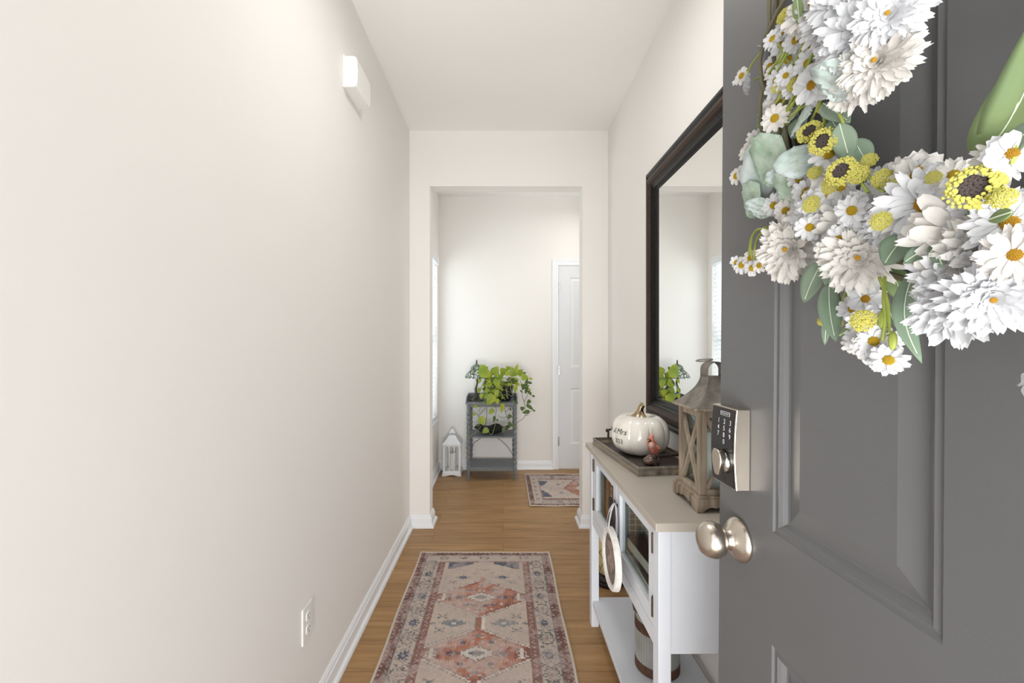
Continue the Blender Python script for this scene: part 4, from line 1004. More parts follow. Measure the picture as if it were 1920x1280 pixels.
def tracery(fn):
    mb = MB(); w0, w1 = -hb + .014, hb - .014; W_ = (w1 - w0) / 3
    for k in range(4):
        x = w0 + W_ * k; mb.bar(fn(x, .048), fn(x, zt - .045), .0042, .0042)
    for k in range(3):
        a = w0 + W_ * k; ap = (a + W_ / 2, zt - .008)
        for p, q in ((a, 1), (a + W_, -1)):
            pts = [fn(p + q * W_ / 2 * (1 - math.cos(u * math.pi / 2)) * 1.0, zt - .045 + .037 * math.sin(u * math.pi / 2)) for u in [j / 6 for j in range(7)]]
            mb.tube(pts, .0042, 6)
    mb.add([fn(w0, zt - .010), fn(w1, zt - .010), fn(w1, zt), fn(w0, zt)], [(0, 1, 2, 3)])
    return mb
for i, fn in enumerate((lambda x, z: Vector((x, -hb + .005, z)), lambda x, z: Vector((x, hb - .005, z)), lambda x, z: Vector((-hb + .005, x, z)), lambda x, z: Vector((hb - .005, x, z)))):
    tracery(fn).build('arched_window', 'lwhite', wt)
MB().cyl((hb - .02, -hb - .002, .155), (hb - .008, -hb - .008, .155), .004, seg=8).build('latch', 'lwhite', wt, True)
MB().box(-hb - .006, hb + .006, -hb - .006, hb + .006, zt, zt + .008).build('eave', 'lwhite', wt, bevel=.002)
vs = []; fs = []; K = 8
for k in range(K + 1):
    u = k / K; r_ = .032 + (.088 - .032) * (1 - u) ** 1.25; z = zt + .008 + .075 * u
    vs += [(-r_, -r_, z), (r_, -r_, z), (r_, r_, z), (-r_, r_, z)]
for k in range(K):
    for j in range(4): fs.append((k * 4 + j, k * 4 + (j + 1) % 4, k * 4 + 4 + (j + 1) % 4, k * 4 + 4 + j))
fs += [(3, 2, 1, 0), (K * 4, K * 4 + 1, K * 4 + 2, K * 4 + 3)]
MB().add(vs, fs).build('roof', 'lwhite', wt)
mb = MB().box(-.018, .018, -.018, .018, zt + .083, zt + .103); mb.build('vent_core', 'grilled', wt)
mb = MB()
for s in (-1, 1):
    for k in range(6):
        x = -.021 + .0084 * k; mb.box(x - .0018, x + .0018, s * .0205 - .0015, s * .0205 + .0015, zt + .083, zt + .104).box(s * .0205 - .0015, s * .0205 + .0015, x - .0018, x + .0018, zt + .083, zt + .104)
mb.build('vent_bars', 'lwhite', wt)
MB().add([(-.031, -.031, zt + .103), (.031, -.031, zt + .103), (.031, .031, zt + .103), (-.031, .031, zt + .103), (0, 0, zt + .145)], [(3, 2, 1, 0), (0, 1, 4), (1, 2, 4), (2, 3, 4), (3, 0, 4)]).build('cap', 'lwhite', wt)
fc = thing('pillar_candle', (WX, WYc, .048), 'white pillar candle standing inside the white floor lantern', 'candle')
MB().lathe([(.030, 0), (.031, .003), (.031, .150), (.027, .154), (.015, .147), (0, .146)], seg=28).build('wax_body', 'candle', fc, True)
MB().cyl((0, 0, .145), (0, .001, .160), .0012, seg=6).build('wick', 'black_ink', fc)

# ------------------------------------------------------------------ grey front door
TH = -math.atan2(.999, .0405); TILT = -R(.45); DXo, DYo = .3766 - .0100, .750
HV = Vector((.0405, -.99918, 0)); NV = Vector((-.99918, -.0405, 0))
dr = thing('door_1', (DXo, DYo, .012), 'open grey six-panel front door filling the right foreground', 'door', kind='structure')
dr.rotation_euler = (TILT, 0, TH)
DW, DH, DT = .905, 2.02, .044
mb = MB()
zb = -.012
cols = [(.138, .366), (.539, .767)]; rows = [(.20 + zb, .843 + zb), (1.0014 + zb, 1.645 + zb), (1.76 + zb, 1.93 + zb)]
rings = [(0, 0), (.0025, -.0025), (.0045, -.0028), (.0095, -.0015), (.014, -.0045), (.0185, -.009), (.022, -.0095), (.047, -.0035), (.050, -.0035)]
P6 = [(a, b, c_, d) for a, b in cols for c_, d in rows]
panel_face(mb, DW, DH, P6, rings, 0, -1); panel_face(mb, DW, DH, P6, rings, DT, 1)
mb.add([(0, 0, 0), (DW, 0, 0), (DW, 0, DH), (0, 0, DH), (0, DT, 0), (DW, DT, 0), (DW, DT, DH), (0, DT, DH)], [(0, 1, 5, 4), (1, 2, 6, 5), (2, 3, 7, 6), (3, 0, 4, 7)])
mb.build('door_leaf', 'doorg', dr)
for z in (.2, 1.0, 1.8): MB().cyl((DW + .004, DT + .004, z - .045), (DW + .004, DT + .004, z + .045), .007).build('hinge', 'nickel', dr, True)
def dpt(px, py, n):
    """pixel -> (s, z) on a plane n metres off the door face"""
    k = (px - PX) / F; X0 = .3766; s = (k * .75 - .0405 * k * n - X0 + .99918 * n) / (.0405 + .99918 * k)
    for _ in range(3):
        Y = .75 - .99918 * s - .0405 * n; z = CZ - (py - PY) / F * Y
        X0 = .3766 + .0079 * (z - CZ); s = (k * .75 - .0405 * k * n - X0 + .99918 * n) / (.0405 + .99918 * k)
    return s, z
# knob
ks, kz = dpt(1381, 1011, .006)
kb = MB().lathe([(.0335, 0), (.0345, .002), (.034, .005), (.028, .0115), (.018, .0165), (.0155, .020), (.0145, .028)], (ks, 0, kz + zb), (0, -1, 0), 40).build('door_knob', 'nickel', dr, True)
MB().lathe([(.0145, .026), (.017, .0285), (.024, .033), (.0275, .041), (.0278, .047), (.0255, .056), (.020, .0625), (.010, .066), (0, .067)], (ks, 0, kz + zb), (0, -1, 0), 40).build('knob_grip', 'nickel', kb, True)
# keypad deadbolt
s1, zt1 = dpt(1408, 768, .0); s1b, zb1 = dpt(1408, 922, 0)
kw = .070; sR = s1; sL = sR - kw; zT, zB = zt1 + zb, zb1 + zb; zm = (zT + zB) / 2; hz = (zT - zB) / 2
def kface(u, v): return -(.0215 + .0035 * (1 - (v / 1.0) ** 2))     # bowed face
mb = MB(); NU, NV_ = 2, 16; vs = []; fs = []
for j in range(NV_ + 1):
    v = -1 + 2 * j / NV_
    for yv in (0, kface(0, v)): vs += [(sL, yv, zm + hz * v), (sR, yv, zm + hz * v)]
for j in range(NV_):
    a = j * 4; b = a + 4
    fs += [(a + 2, a + 3, b + 3, b + 2), (a, a + 2, b + 2, b), (a + 1, b + 1, b + 3, a + 3), (a, b, b + 1, a + 1)]
fs += [(0, 1, 3, 2), (NV_ * 4, NV_ * 4 + 2, NV_ * 4 + 3, NV_ * 4 + 1)]
kp = mb.add(vs, fs).build('keypad_lock', 'nickel', dr, bevel=.0012)
mb = MB(); vs = []; fs = []
for j in range(NV_ + 1):
    v = -.965 + 1.93 * j / NV_; vs += [(sL + .0025, kface(0, v) - .0006, zm + hz * v), (sR - .0035, kface(0, v) - .0006, zm + hz * v)]
for j in range(NV_): fs.append((2 * j, 2 * j + 1, 2 * j + 3, 2 * j + 2))
mb.add(vs, fs).build('touch_screen', 'keyface', kp)
sc_ = (sL + sR) / 2
def dig(ch, s_, z_, size, nm='keypad_digit'):
    link(nm, textmesh(ch, size, lambda x, y: (s_ + x, kface(0, (z_ + y - zm) / hz) - .0010, z_ + y)), 'white_ink', kp)
for i, ch in enumerate('123456789'):
    dig(ch, sc_ + .006 + (i % 3 - 1) * .0165, zm + hz * .62 - (i // 3) * .0106, .0108)
dig('0', sc_ + .006, zm + hz * .62 - 3 * .0106, .0108)
dig('SCHLAGE', sc_ + .006, zm + hz * .83, .0046, 'maker_mark')
mb = MB()
for a, b, c_, d in ((-.0125, .0125, .0028, .0032), (-.0125, .0125, -.0034, -.0030), (-.0127, -.0123, -.0034, .0032), (.0123, .0127, -.0034, .0032)):
    z_ = zm + hz * .83; mb.box(sc_ + .006 + a, sc_ + .006 + b, kface(0, .83) - .0011, kface(0, .83) - .0007, z_ + c_, z_ + d)
mb.build('mark_outline', 'white_ink', kp)
# thumb turn
zk = zm - hz * .40; sc_ += .005
MB().lathe([(.0165, .020), (.0165, .0265), (.0150, .0285), (0, .0285)], (sc_, 0, zk), (0, -1, 0), 32).build('turn_collar', 'chrome', kp, True)
mb = MB(); poly = [(-.0120, .0165), (-.0075, .0208), (.0045, .0208), (.0110, .0175), (.0145, .0080), (.0140, -.0010), (.0095, -.0135), (.0050, -.0200), (-.0020, -.0212), (-.0075, -.0165), (-.0130, -.0030), (-.0145, .0080)]
mb.prism(poly, lambda a, b: (sc_ + a * .9, -.027, zk + b * .95), lambda a, b: (sc_ + a, -.0375 - .0012 * (a > 0), zk + b)); mb.build('thumb_turn', 'nickel', kp, True, bevel=.002, seg=3)
MB().cyl((sc_, -.0225, zm - hz * .82), (sc_, -.0238, zm - hz * .82), .0035).build('status_light', 'keyface', kp)

# ------------------------------------------------------------------ wreath
wr = thing('flower_wreath', (DXo, DYo, .012), 'round wreath of white daisies and mums with sage leaves hung on the grey front door', 'wreath')
wr.rotation_euler = (TILT, 0, TH)
WS, WZc = .445, 1.600 + zb
rw = random.Random(5)
ring = [(WS + .275 * math.cos(a), -.020, WZc + .275 * math.sin(a)) for a in [2 * math.pi * k / 72 for k in range(72)]]
mb = MB().tube(ring, .020, 10, True); mb.build('backing_ring', 'vinering', wr, True)
mb = MB()
for k in range(9):
    ph, r0 = rw.uniform(0, 6.28), rw.uniform(.235, .27); n_ = rw.randint(2, 5); am = rw.uniform(.01, .03)
    mb.tube([(WS + (r0 + am * math.sin(n_ * a + ph)) * math.cos(a), -.040 - .02 * math.cos(n_ * a + ph * 2), WZc + (r0 + am * math.sin(n_ * a + ph)) * math.sin(a)) for a in [2 * math.pi * q / 60 for q in range(60)]], .0026, 5, True)
mb.build('twig_ring', 'grapevine', wr, True)
MB().tube([(WS, -.03, WZc + .27), (WS, -.012, 1.95), (WS, -.006, DH + .004), (WS, DT + .006, DH + .005)], .004, 6).build('hanger', 'vinering', wr, True)

def petal(mb, M4, L, W, up, cupv, notch, rg, nt=5):
    """petal strip pointing +x in local space raised by angle, transformed by M4"""
    vs = []; fs = []; ns = 4; jit = [rg.uniform(-1, 1) for _ in range(5)]; tw = rg.uniform(-.3, .3)
    for i in range(nt + 1):
        t = i / nt; wv = W * (.28 + .72 * math.sin(min(1, t * 1.25) * math.pi / 2)) * (1 if t < .85 else 1 - 1.6 * (t - .85))
        x = L * t; z = up * L * t + cupv * L * t * t
        for j in range(ns + 1):
            u = -1 + 2 * j / ns; xx = x
            if i == nt: xx += L * notch * (jit[j] * .6 + (.5 if j % 2 else -.5)) - L * .08 * u * u
            vs.append(M4 @ Vector((xx, u * wv / 2, z + .18 * W * u * u + tw * u * W * t * .3)))
    for i in range(nt):
        for j in range(ns): a = i * (ns + 1) + j; fs.append((a, a + 1, a + ns + 2, a + ns + 1))
    mb.add(vs, fs)
def blossom(kind, seed):
    rg = random.Random(seed); mb = MB()
    if kind == 'mum':      # unit radius, faces +z
        for ly, (cnt, Ls, up, cup) in enumerate(((26, 1.0, -.15, -.02), (25, .96, .08, .0), (22, .86, .30, .0), (19, .72, .58, .05), (14, .54, .95, .05), (9, .38, 1.5, 0))):
            for k in range(cnt):
                a = 2 * math.pi * (k + rg.uniform(-.3, .3)) / cnt + ly * .2; m4 = Matrix.Rotation(a, 4, 'Z') @ Matrix.Rotation(rg.uniform(-.25, .25), 4, 'X')
                petal(mb, m4, Ls * rg.uniform(.76, 1.10) / math.hypot(1, up), .23 * rg.uniform(.75, 1.25), up + rg.uniform(-.14, .14), cup + rg.uniform(-.12, .12), .06, rg)
    elif kind == 'daisy':
        for ly, (cnt, Ls, up) in enumerate(((12, 1.0, .10), (9, .86, .28))):
            for k in range(cnt):
                a = 2 * math.pi * (k + rg.uniform(-.15, .15)) / cnt + ly * .25; m4 = Matrix.Rotation(a, 4, 'Z')
                petal(mb, m4, Ls * rg.uniform(.88, 1.05), .40, up, rg.uniform(-.25, .05), .06, rg, 4)
    elif kind == 'bigdaisy':
        for ly, (cnt, Ls, up) in enumerate(((19, 1.0, .0), (17, .92, .16), (12, .75, .36))):
            for k in range(cnt):
                a = 2 * math.pi * (k + rg.uniform(-.2, .2)) / cnt + ly * .2; m4 = Matrix.Rotation(a, 4, 'Z')
                petal(mb, m4, Ls * rg.uniform(.78, 1.08), .25 * rg.uniform(.8, 1.2), up + rg.uniform(-.1, .1), rg.uniform(-.25, .1), .05, rg, 5)
    elif kind == 'cosmos':
        for ly, (cnt, Ls, up) in enumerate(((8, 1.0, .08), (7, .9, .3))):
            for k in range(cnt):
                a = 2 * math.pi * (k + rg.uniform(-.12, .12)) / cnt + ly * .4; m4 = Matrix.Rotation(a, 4, 'Z')
                petal(mb, m4, Ls * rg.uniform(.9, 1.05), .68, up, rg.uniform(-.3, 0), .09, rg, 5)
    elif kind == 'small':
        for k in range(8):
            a = 2 * math.pi * (k + rg.uniform(-.1, .1)) / 8; m4 = Matrix.Rotation(a, 4, 'Z'); petal(mb, m4, rg.uniform(.88, 1.05), .55, .12, rg.uniform(-.25, .05), .05, rg, 4)
    return mb.mesh(kind, True)
FL = {k: [blossom(k, s) for s in range(3)] for k in ('mum', 'daisy', 'cosmos', 'small', 'bigdaisy')}
for k, l in FL.items():
    for i, me in enumerate(l): me.materials.append(M['petalcool' if i >= 1 else 'petal'])
def centre_mesh(r_, h, m, bumps=40, seed=0):
    rg = random.Random(seed); mb = MB().ball((0, 0, .0), r_, 14, 8, (1, 1, h))
    for k in range(bumps):
        a = k * 2.4; q = math.sqrt((k + .5) / bumps); mb.ball((r_ * q * math.cos(a), r_ * q * math.sin(a), r_ * h * math.sqrt(max(0, 1 - q * q))), r_ * .13, 5, 4)
    me = mb.mesh('flower_centre', True); me.materials.append(M[m]); return me
CE = {'bigdaisy': centre_mesh(.20, .5, 'ocentre', 50), 'mum': centre_mesh(.07, .8, 'ocentre', 12), 'daisy': centre_mesh(.30, .6, 'ycentre'), 'cosmos': centre_mesh(.26, .6, 'ocentre'), 'small': centre_mesh(.36, .6, 'ycentre')}
def shows(s_, z_, n_, x0=1475, m_=190):
    Y = .75 - s_; X = .3766 + .0405 * s_ - n_
    if Y < .05: return False
    px, py = PX + F * X / Y, PY - F * (z_ - zb - CZ) / Y
    return py > -m_ and px < 1980
def orient(dirv, spin=0):
    d = Vector(dirv).normalized(); return d.to_track_quat('Z', 'Y').to_matrix().to_4x4() @ Matrix.Rotation(spin, 4, 'Z')
def flower(kind, px, py, dpx, n, dx=0, dz=0, var=None, dirv=None, at=None):
    """flower on the wreath; n = height off the door"""
    if at is None:
        s_, z_ = dpt(px, py, n); z_ += zb; Y = .75 - s_
        rad = dpx / 2 * Y / F
    else: s_, z_, rad = at
    rx, rz_ = s_ - WS, z_ - WZc; rl_ = math.hypot(rx, rz_) or 1
    if dirv is None: dirv = Vector((rx / rl_ * .15 + .75 + dx + rw.uniform(-.35, .35), -1, rz_ / rl_ * .25 + dz + rw.uniform(-.25, .25)))
    v = rw.randrange(3) if var is None else var
    o = link('blossom', FL[kind][v], None, wr); o.matrix_local = Matrix.Translation((s_, -n, z_)) @ orient(dirv, rw.uniform(0, 6.28)) @ Matrix.Scale(rad * 1.04, 4)
    c_ = link('flower_centre', CE[kind], None, o); c_.location = (0, 0, .06 if kind != 'mum' else .30)
    return o
mums = [(1600, -5, 150, .085), (1530, 12, 110, .07), (1625, 62, 160, .10), (1668, 30, 120, .11), (1648, 118, 130, .105), (1612, 150, 110, .09), (1700, -15, 120, .09), (1482, 468, 122, .055), (1612, 484, 130, .075), (1570, 440, 90, .06),
        (1660, 430, 90, .07), (1800, 575, 150, .10), (1860, 560, 150, .11), (1820, 520, 170, .10), (1590, 95, 110, .08), (1560, 40, 100, .08), (1850, 470, 150, .10), (1520, 405, 80, .05)]
for (x, y, d, n) in mums: flower('mum', x, y, d, n)
cos_ = [(1735, 385, 150, .095), (1735, 415, 130, .085), (1590, 425, 110, .07), (1540, 395, 90, .06), (1640, 400, 110, .075), (1820, 445, 200, .10), (1895, 420, 130, .11), (1830, 490, 150, .10), (1880, 300, 90, .11), (1905, 480, 110, .12), (1840, 410, 110, .10),
        (1680, 350, 70, .07), (1525, 160, 70, .07), (1455, 205, 60, .045), (1560, 330, 70, .07), (1640, 660, 60, .07), (1625, 560, 60, .065), (1900, 290, 80, .12), (1720, 330, 80, .08), (1770, 345, 80, .09)]
for (x, y, d, n) in cos_: flower('bigdaisy' if d >= 90 else 'cosmos', x, y, d, n)
day = [(1467, 85, 42, .05), (1480, 113, 48, .055), (1445, 125, 40, .045), (1460, 165, 45, .05), (1490, 150, 40, .055), (1463, 190, 50, .045), (1408, 285, 42, .04), (1418, 262, 36, .04), (1555, 290, 60, .075), (1520, 427, 50, .085), (1560, 365, 60, .08), (1575, 450, 55, .085),
       (1557, 470, 50, .09), (1655, 415, 55, .10), (1705, 425, 70, .09), (1625, 605, 60, .075), (1610, 640, 50, .07), (1600, 580, 50, .06), (1640, 640, 60, .08), (1665, 640, 50, .07), (1630, 650, 55, .08), (1668, 676, 60, .08), (1650, 672, 50, .075), (1605, 645, 44, .065),
       (1530, 380, 55, .08), (1580, 350, 60, .08), (1600, 395, 60, .09), (1505, 415, 44, .06), (1475, 395, 46, .05), (1452, 385, 44, .045), (1688, 322, 50, .07), (1652, 335, 50, .07), (1725, 318, 44, .08), (1790, 330, 60, .09), (1765, 420, 60, .10), (1880, 390, 60, .11), (1590, 530, 40, .06), (1470, 60, 40, .05), (1500, 80, 40, .055), (1518, 92, 36, .06), (1490, 55, 36, .055)]
for (x, y, d, n) in day: flower('daisy', x, y, d, n)
for k in range(34):
    x, y = (rw.uniform(1500, 1560), rw.uniform(350, 430)) if k % 3 else (rw.uniform(1445, 1530), rw.uniform(70, 240)); flower('daisy', x, y, rw.uniform(30, 50), rw.uniform(.045, .075))
for (x, y, d, n) in ((1392, 497, 34, .03), (1412, 503, 34, .035), (1408, 484, 30, .03), (1382, 492, 26, .03), (1425, 498, 28, .04), (1382, 330, 32, .035), (1392, 322, 28, .035), (1392, 142, 30, .03), (1500, 335, 40, .06), (1385, 150, 22, .03)): flower('small', x, y, d, n)
# the unseen rest of the ring
for k in range(30):
    a = R(-40 + 205 * k / 29); r0 = .255 + rw.uniform(-.05, .05); s_, z_ = WS + r0 * math.cos(a), WZc + r0 * math.sin(a)
    kd = ('mum', 'cosmos', 'daisy')[k % 3]; n_ = rw.uniform(.05, .085)
    if shows(s_, z_, n_): continue
    flower(kd, 0, 0, 0, n_, at=(s_, z_, {'mum': .045, 'cosmos': .04, 'daisy': .024}[kd]))
flower('cosmos', 0, 0, 0, .10, at=(.60, 1.262 + zb, .030))
# petal peeking in at the right edge
s_, z_ = dpt(1935, 706, .10); flower('cosmos', 0, 0, 0, .10, at=(s_ + .004, z_ + zb, .0125), dirv=(-.5, -.8, .2))

def cluster_mesh(dk, seed):
    rg = random.Random(seed); mb = MB(); md = MB()
    for k in range(130):
        a = k * 2.39996; q = math.sqrt((k + .5) / 130)
        if dk and q < .52: 
            md.ball((q * math.cos(a), q * math.sin(a), .35), .14, 5, 4); continue
        mb.ball((q * math.cos(a) + rg.uniform(-.05, .05), q * math.sin(a) + rg.uniform(-.05, .05), .75 * math.sqrt(max(0, 1 - q * q * .8)) * (1 if not dk else .9)), .115 * rg.uniform(.75, 1.25), 6, 4)
    m1 = mb.mesh('berry_cluster', True); m1.materials.append(M['berry'])
    m2 = None
    if dk: md.ball((0, 0, .1), .6, 10, 6, (1, 1, .5)); m2 = md.mesh('seed_centre', True); m2.materials.append(M['seed'])
    return m1, m2
CLD, CLY = cluster_mesh(True, 1), cluster_mesh(False, 2)
def cluster(px, py, dpx, n, dk):
    s_, z_ = dpt(px, py, n); z_ += zb; rad = dpx / 2 * (.75 - s_) / F; m1, m2 = CLD if dk else CLY
    o = link('berry_cluster', m1, None, wr); o.matrix_local = Matrix.Translation((s_, -n, z_)) @ orient((.75 + rw.uniform(-.2, .2), -1, .15 + rw.uniform(-.2, .2)), rw.uniform(0, 6)) @ Matrix.Scale(rad, 4)
    if m2: link('seed_centre', m2, None, o)
for a in [(1521, 252, 42, .08, 1), (1548, 268, 48, .085, 1), (1582, 326, 52, .095, 1), (1612, 330, 34, .09, 0), (1632, 303, 26, .08, 0), (1828, 358, 78, .125, 1), (1884, 378, 38, .125, 0), (1478, 32, 32, .06, 0), (1517, 70, 22, .07, 0), (1462, 165, 24, .065, 0), (1492, 160, 26, .065, 0), (1488, 136, 18, .065, 0),
          (1622, 603, 40, .095, 0), (1543, 603, 16, .05, 0), (1573, 607, 18, .05, 0), (1560, 350, 30, .09, 0), (1657, 338, 34, .09, 0), (1690, 340, 22, .09, 0), (1752, 335, 24, .10, 0), (1530, 325, 24, .08, 0), (1655, 418, 34, .115, 0), (1525, 385, 30, .09, 0), (1870, 345, 30, .12, 0), (1545, 205, 20, .06, 0), (1475, 218, 22, .05, 0)]: cluster(*a)
s_, z_ = dpt(1406, 157, .04); o = link('berry_cluster', cluster_mesh(False, 5)[0], None, wr); o.data.materials[0] = M['greyseed']
o.matrix_local = Matrix.Translation((s_, -.036, z_ + zb)) @ orient((-.4, -1, 0)) @ Matrix.Scale(.0135, 4); o['label'] = 'grey seed head'

def wleaf(name, m, p0, p1, wpx, n0, n1, lobes=0, bend=0.0, nrm=(.9, -1, .25), twist=0, rows=10, vein=True):
    """leaf from pixel p0 to p1 on the wreath"""
    a_, b_ = dpt(p0[0], p0[1], n0), dpt(p1[0], p1[1], n1)
    A = Vector((a_[0], -n0, a_[1] + zb)); B = Vector((b_[0], -n1, b_[1] + zb)); d = B - A; L = d.length; d.normalize()
    nr = Vector(nrm); nr = (nr - d * nr.dot(d)).normalized(); s = d.cross(nr); Wd = wpx / 2 * (.75 - (a_[0] + b_[0]) / 2) / F * 1.1
    vs = []; fs = []; cols_ = 6
    for i in range(rows + 1):
        t = i / rows; wv = Wd * (math.sin(math.pi * t ** .8) ** .75 if 0 < t < 1 else 0) + (.0008 if i == 0 else 0)
        if lobes: wv *= 1.2 * (1 + .07 * math.sin(t * math.pi * lobes * 2)) 
        c0 = A + d * L * t + s * bend * L * math.sin(math.pi * t); tt = twist * t; s2 = s * math.cos(tt) + nr * math.sin(tt); n2 = nr * math.cos(tt) - s * math.sin(tt)
        for j in range(cols_ + 1):
            u = -1 + 2 * j / cols_; vs.append(c0 + s2 * u * wv + n2 * (.22 * abs(u) * wv - .10 * wv * u * u + (.0014 * math.sin(t * 25 + abs(u) * 5) if lobes else 0) - L * .10 * t * t))
    for i in range(rows):
        for j in range(cols_): a = i * (cols_ + 1) + j; fs.append((a, a + 1, a + cols_ + 2, a + cols_ + 1))
    o = MB().add(vs, fs).build(name, m, wr, True); sm = o.modifiers.new('thick', 'SOLIDIFY'); sm.thickness = .0006
    if vein:
        mb = MB().tube([vs[i * (cols_ + 1) + cols_ // 2] + nr * .0005 for i in range(0, rows)], .00045, 5)
        if lobes:
            for i in range(2, rows - 2, 2):
                for e in (0, cols_): mb.tube([vs[i * (cols_ + 1) + cols_ // 2] + nr * .0009, vs[(i + 1) * (cols_ + 1) + (cols_ // 2 + e) // 2] + nr * .0012], .0003, 4)
        mb.build('leaf_vein', 'palevein', o, True)
    return o
DL = [('dustyg', (1465, 255), (1425, 350), 85, .065, .05, 9), ('dusty', (1450, 250), (1395, 400), 60, .05, .035, 11), ('dusty', (1490, 275), (1500, 335), 56, .075, .07, 7), ('dustyg', (1500, 320), (1465, 392), 60, .06, .05, 9), ('dustyg', (1425, 345), (1395, 408), 50, .045, .03, 9),
      ('dusty', (1590, 108), (1560, 195), 80, .115, .105, 9), ('dusty', (1520, 210), (1482, 245), 44, .07, .06, 5), ('dusty', (1430, 370), (1425, 412), 44, .055, .045, 7), ('dusty', (1470, 345), (1460, 300), 40, .05, .05, 7), ('dusty', (1480, 240), (1430, 262), 40, .05, .05, 5)]
for (m, a, b, wv, n0, n1, lb_) in DL: wleaf('dusty_leaf', m, a, b, wv, n0, n1, lb_, rows=14)
EL = [('euc', (1545, 487), (1504, 570), 34, .05, .055, .02, 0), ('euc', (1553, 480), (1562, 552), 26, .06, .06, 0, 0), ('euc', (1556, 530), (1566, 638), 34, .06, .07, .03, 0), ('euc', (1585, 490), (1580, 548), 22, .05, .05, 0, 0), ('euc', (1552, 590), (1546, 645), 14, .04, .05, 0, 0),
      ('euc', (1705, 442), (1656, 500), 46, .10, .105, .05, 0), ('euc', (1752, 436), (1706, 478), 30, .10, .11, .08, 0), ('euc', (1750, 465), (1694, 495), 28, .11, .12, .05, 0), ('euc', (1752, 458), (1768, 498), 24, .11, .12, 0, 0), ('eucl', (1668, 500), (1700, 568), 36, .05, .05, 0, 0),
      ('euc', (1720, 500), (1742, 680), 34, .08, .085, .13, 0.5), ('euc', (1575, 232), (1595, 305), 36, .085, .07, 0, 0), ('euc', (1600, 262), (1632, 312), 36, .07, .06, 0, 0), ('euc', (1545, 195), (1590, 222), 34, .07, .08, 0, 0), ('eucl', (1495, -10), (1500, 52), 16, .09, .08, 0, 0),
      ('eucl', (1838, 300), (1915, 100), 88, .10, .13, .10, .3), ('eucl', (1850, 290), (1945, 20), 80, .10, .14, .08, .2), ('euc', (1860, 315), (1960, 210), 40, .11, .13, .0, 0), ('euc', (1800, 345), (1870, 300), 24, .11, .12, 0, 0), ('euc', (1450, 150), (1425, 230), 16, .04, .03, 0, 0), ('euc', (1430, 215), (1418, 250), 14, .035, .03, 0, 0),
      ('euc', (1690, 25), (1668, 60), 30, .08, .08, 0, 0), ('euc', (1720, -5), (1690, 40), 30, .08, .085, 0, 0), ('eucl', (1605, 612), (1570, 632), 12, .07, .075, 0, 0), ('euc', (1560, 225), (1575, 250), 30, .07, .07, 0, 0), ('euc', (1500, 205), (1478, 218), 30, .06, .06, 0, 0), ('euc', (1665, 560), (1690, 622), 10, .06, .07, .05, 0),
      ('euc', (1485, 260), (1510, 215), 30, .05, .05, 0, 0), ('eucl', (1900, 400), (1850, 415), 24, .12, .12, 0, 0), ('euc', (1800, 400), (1850, 380), 26, .10, .11, 0, 0), ('euc', (1510, 120), (1525, 75), 20, .05, .06, 0, 0), ('euc', (1640, 60), (1665, 20), 26, .06, .07, 0, 0),
      ('vinering', (1440, 92), (1418, 82), 10, .03, .03, 0, 0), ('vinering', (1445, 130), (1428, 140), 12, .03, .03, 0, 0)]
for (m, a, b, wv, n0, n1, bd_, tw) in EL: wleaf('slender_leaf', m, a, b, wv, n0, n1, 0, bd_, twist=tw)
for k in range(16):
    a = R(-35 + 200 * k / 15); r0 = .26; s_, z_ = WS + r0 * math.cos(a), WZc + r0 * math.sin(a)
    if shows(s_, z_, .05): continue
    mb = MB(); leaf(mb, (s_, -.05, z_), (math.cos(a + 1), -.4, math.sin(a + 1)), (0, -1, 0), .07, .03, .2, .2); mb.build('slender_leaf', 'euc', wr, True)
mb = MB()
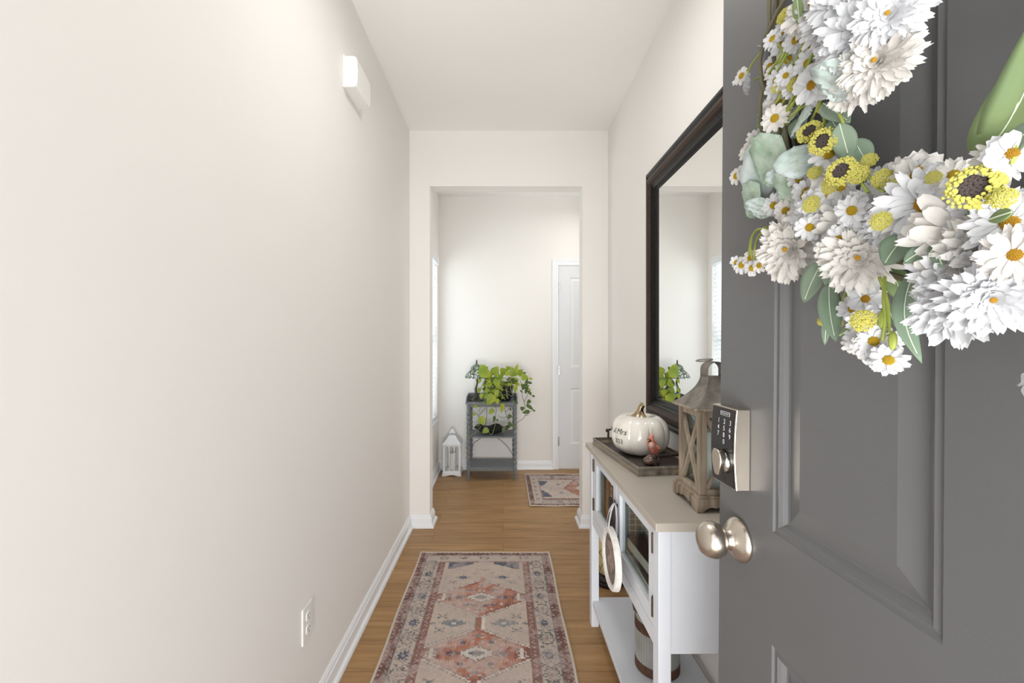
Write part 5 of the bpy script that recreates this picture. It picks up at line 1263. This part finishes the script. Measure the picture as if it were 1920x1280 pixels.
def stemline(pts, r_=.0013):
    q = []
    for (x, y, n) in pts: s_, z_ = dpt(x, y, n); q.append((s_, -n, z_ + zb))
    MB().tube(curve_pts(q, 5), r_, 6).build('flower_stem', 'stem', wr, True)
ST = [[(1445, 430, .05), (1418, 432, .05), (1408, 460, .04), (1411, 486, .035)], [(1448, 434, .05), (1425, 440, .05), (1415, 470, .04), (1418, 492, .04)], [(1440, 425, .05), (1412, 440, .04), (1404, 478, .035)], [(1660, 520, .07), (1658, 560, .08), (1660, 600, .08), (1656, 640, .08)], [(1650, 520, .07), (1665, 570, .07), (1668, 640, .075)],
      [(1500, 40, .06), (1485, 90, .06), (1482, 105, .055)], [(1520, 45, .07), (1495, 110, .065), (1470, 135, .06)], [(1535, 80, .07), (1510, 130, .07), (1500, 155, .07)], [(1530, 85, .07), (1505, 150, .07), (1460, 230, .055), (1430, 265, .05)], [(1510, 140, .07), (1470, 190, .06), (1445, 235, .05)], [(1545, 215, .07), (1550, 260, .07), (1540, 280, .07)],
      [(1575, 215, .08), (1582, 235, .08), (1570, 260, .08)], [(1610, 330, .085), (1620, 350, .09), (1630, 362, .09)], [(1630, 330, .085), (1645, 352, .09), (1660, 360, .09)], [(1600, 500, .06), (1590, 540, .06), (1580, 570, .06)], [(1540, 190, .06), (1500, 205, .06), (1440, 280, .04)], [(1900, 310, .12), (1915, 260, .12), (1940, 250, .12)], [(1450, 60, .05), (1475, 110, .06), (1480, 115, .06)], [(1515, 60, .07), (1490, 80, .06), (1480, 100, .06)],
      [(1430, 95, .03), (1410, 120, .03), (1402, 140, .03)], [(1440, 135, .03), (1415, 150, .035)]]
for k in range(14):
    x, y = rw.uniform(1470, 1545), rw.uniform(60, 180); ST.append([(x, y, .06), (x - 12, y + 28, .065), (x - 30 - rw.uniform(0, 20), y + 60 + rw.uniform(0, 30), .05)])
for l in ST: stemline(l)
for x, y in ((1655, 600), (1675, 640)):
    s_, z_ = dpt(x, y, .08); MB().ball((s_, -.08, z_ + zb), .0042, 8, 6, (.7, .7, 1.9)).build('flower_bud', 'stem', wr, True)
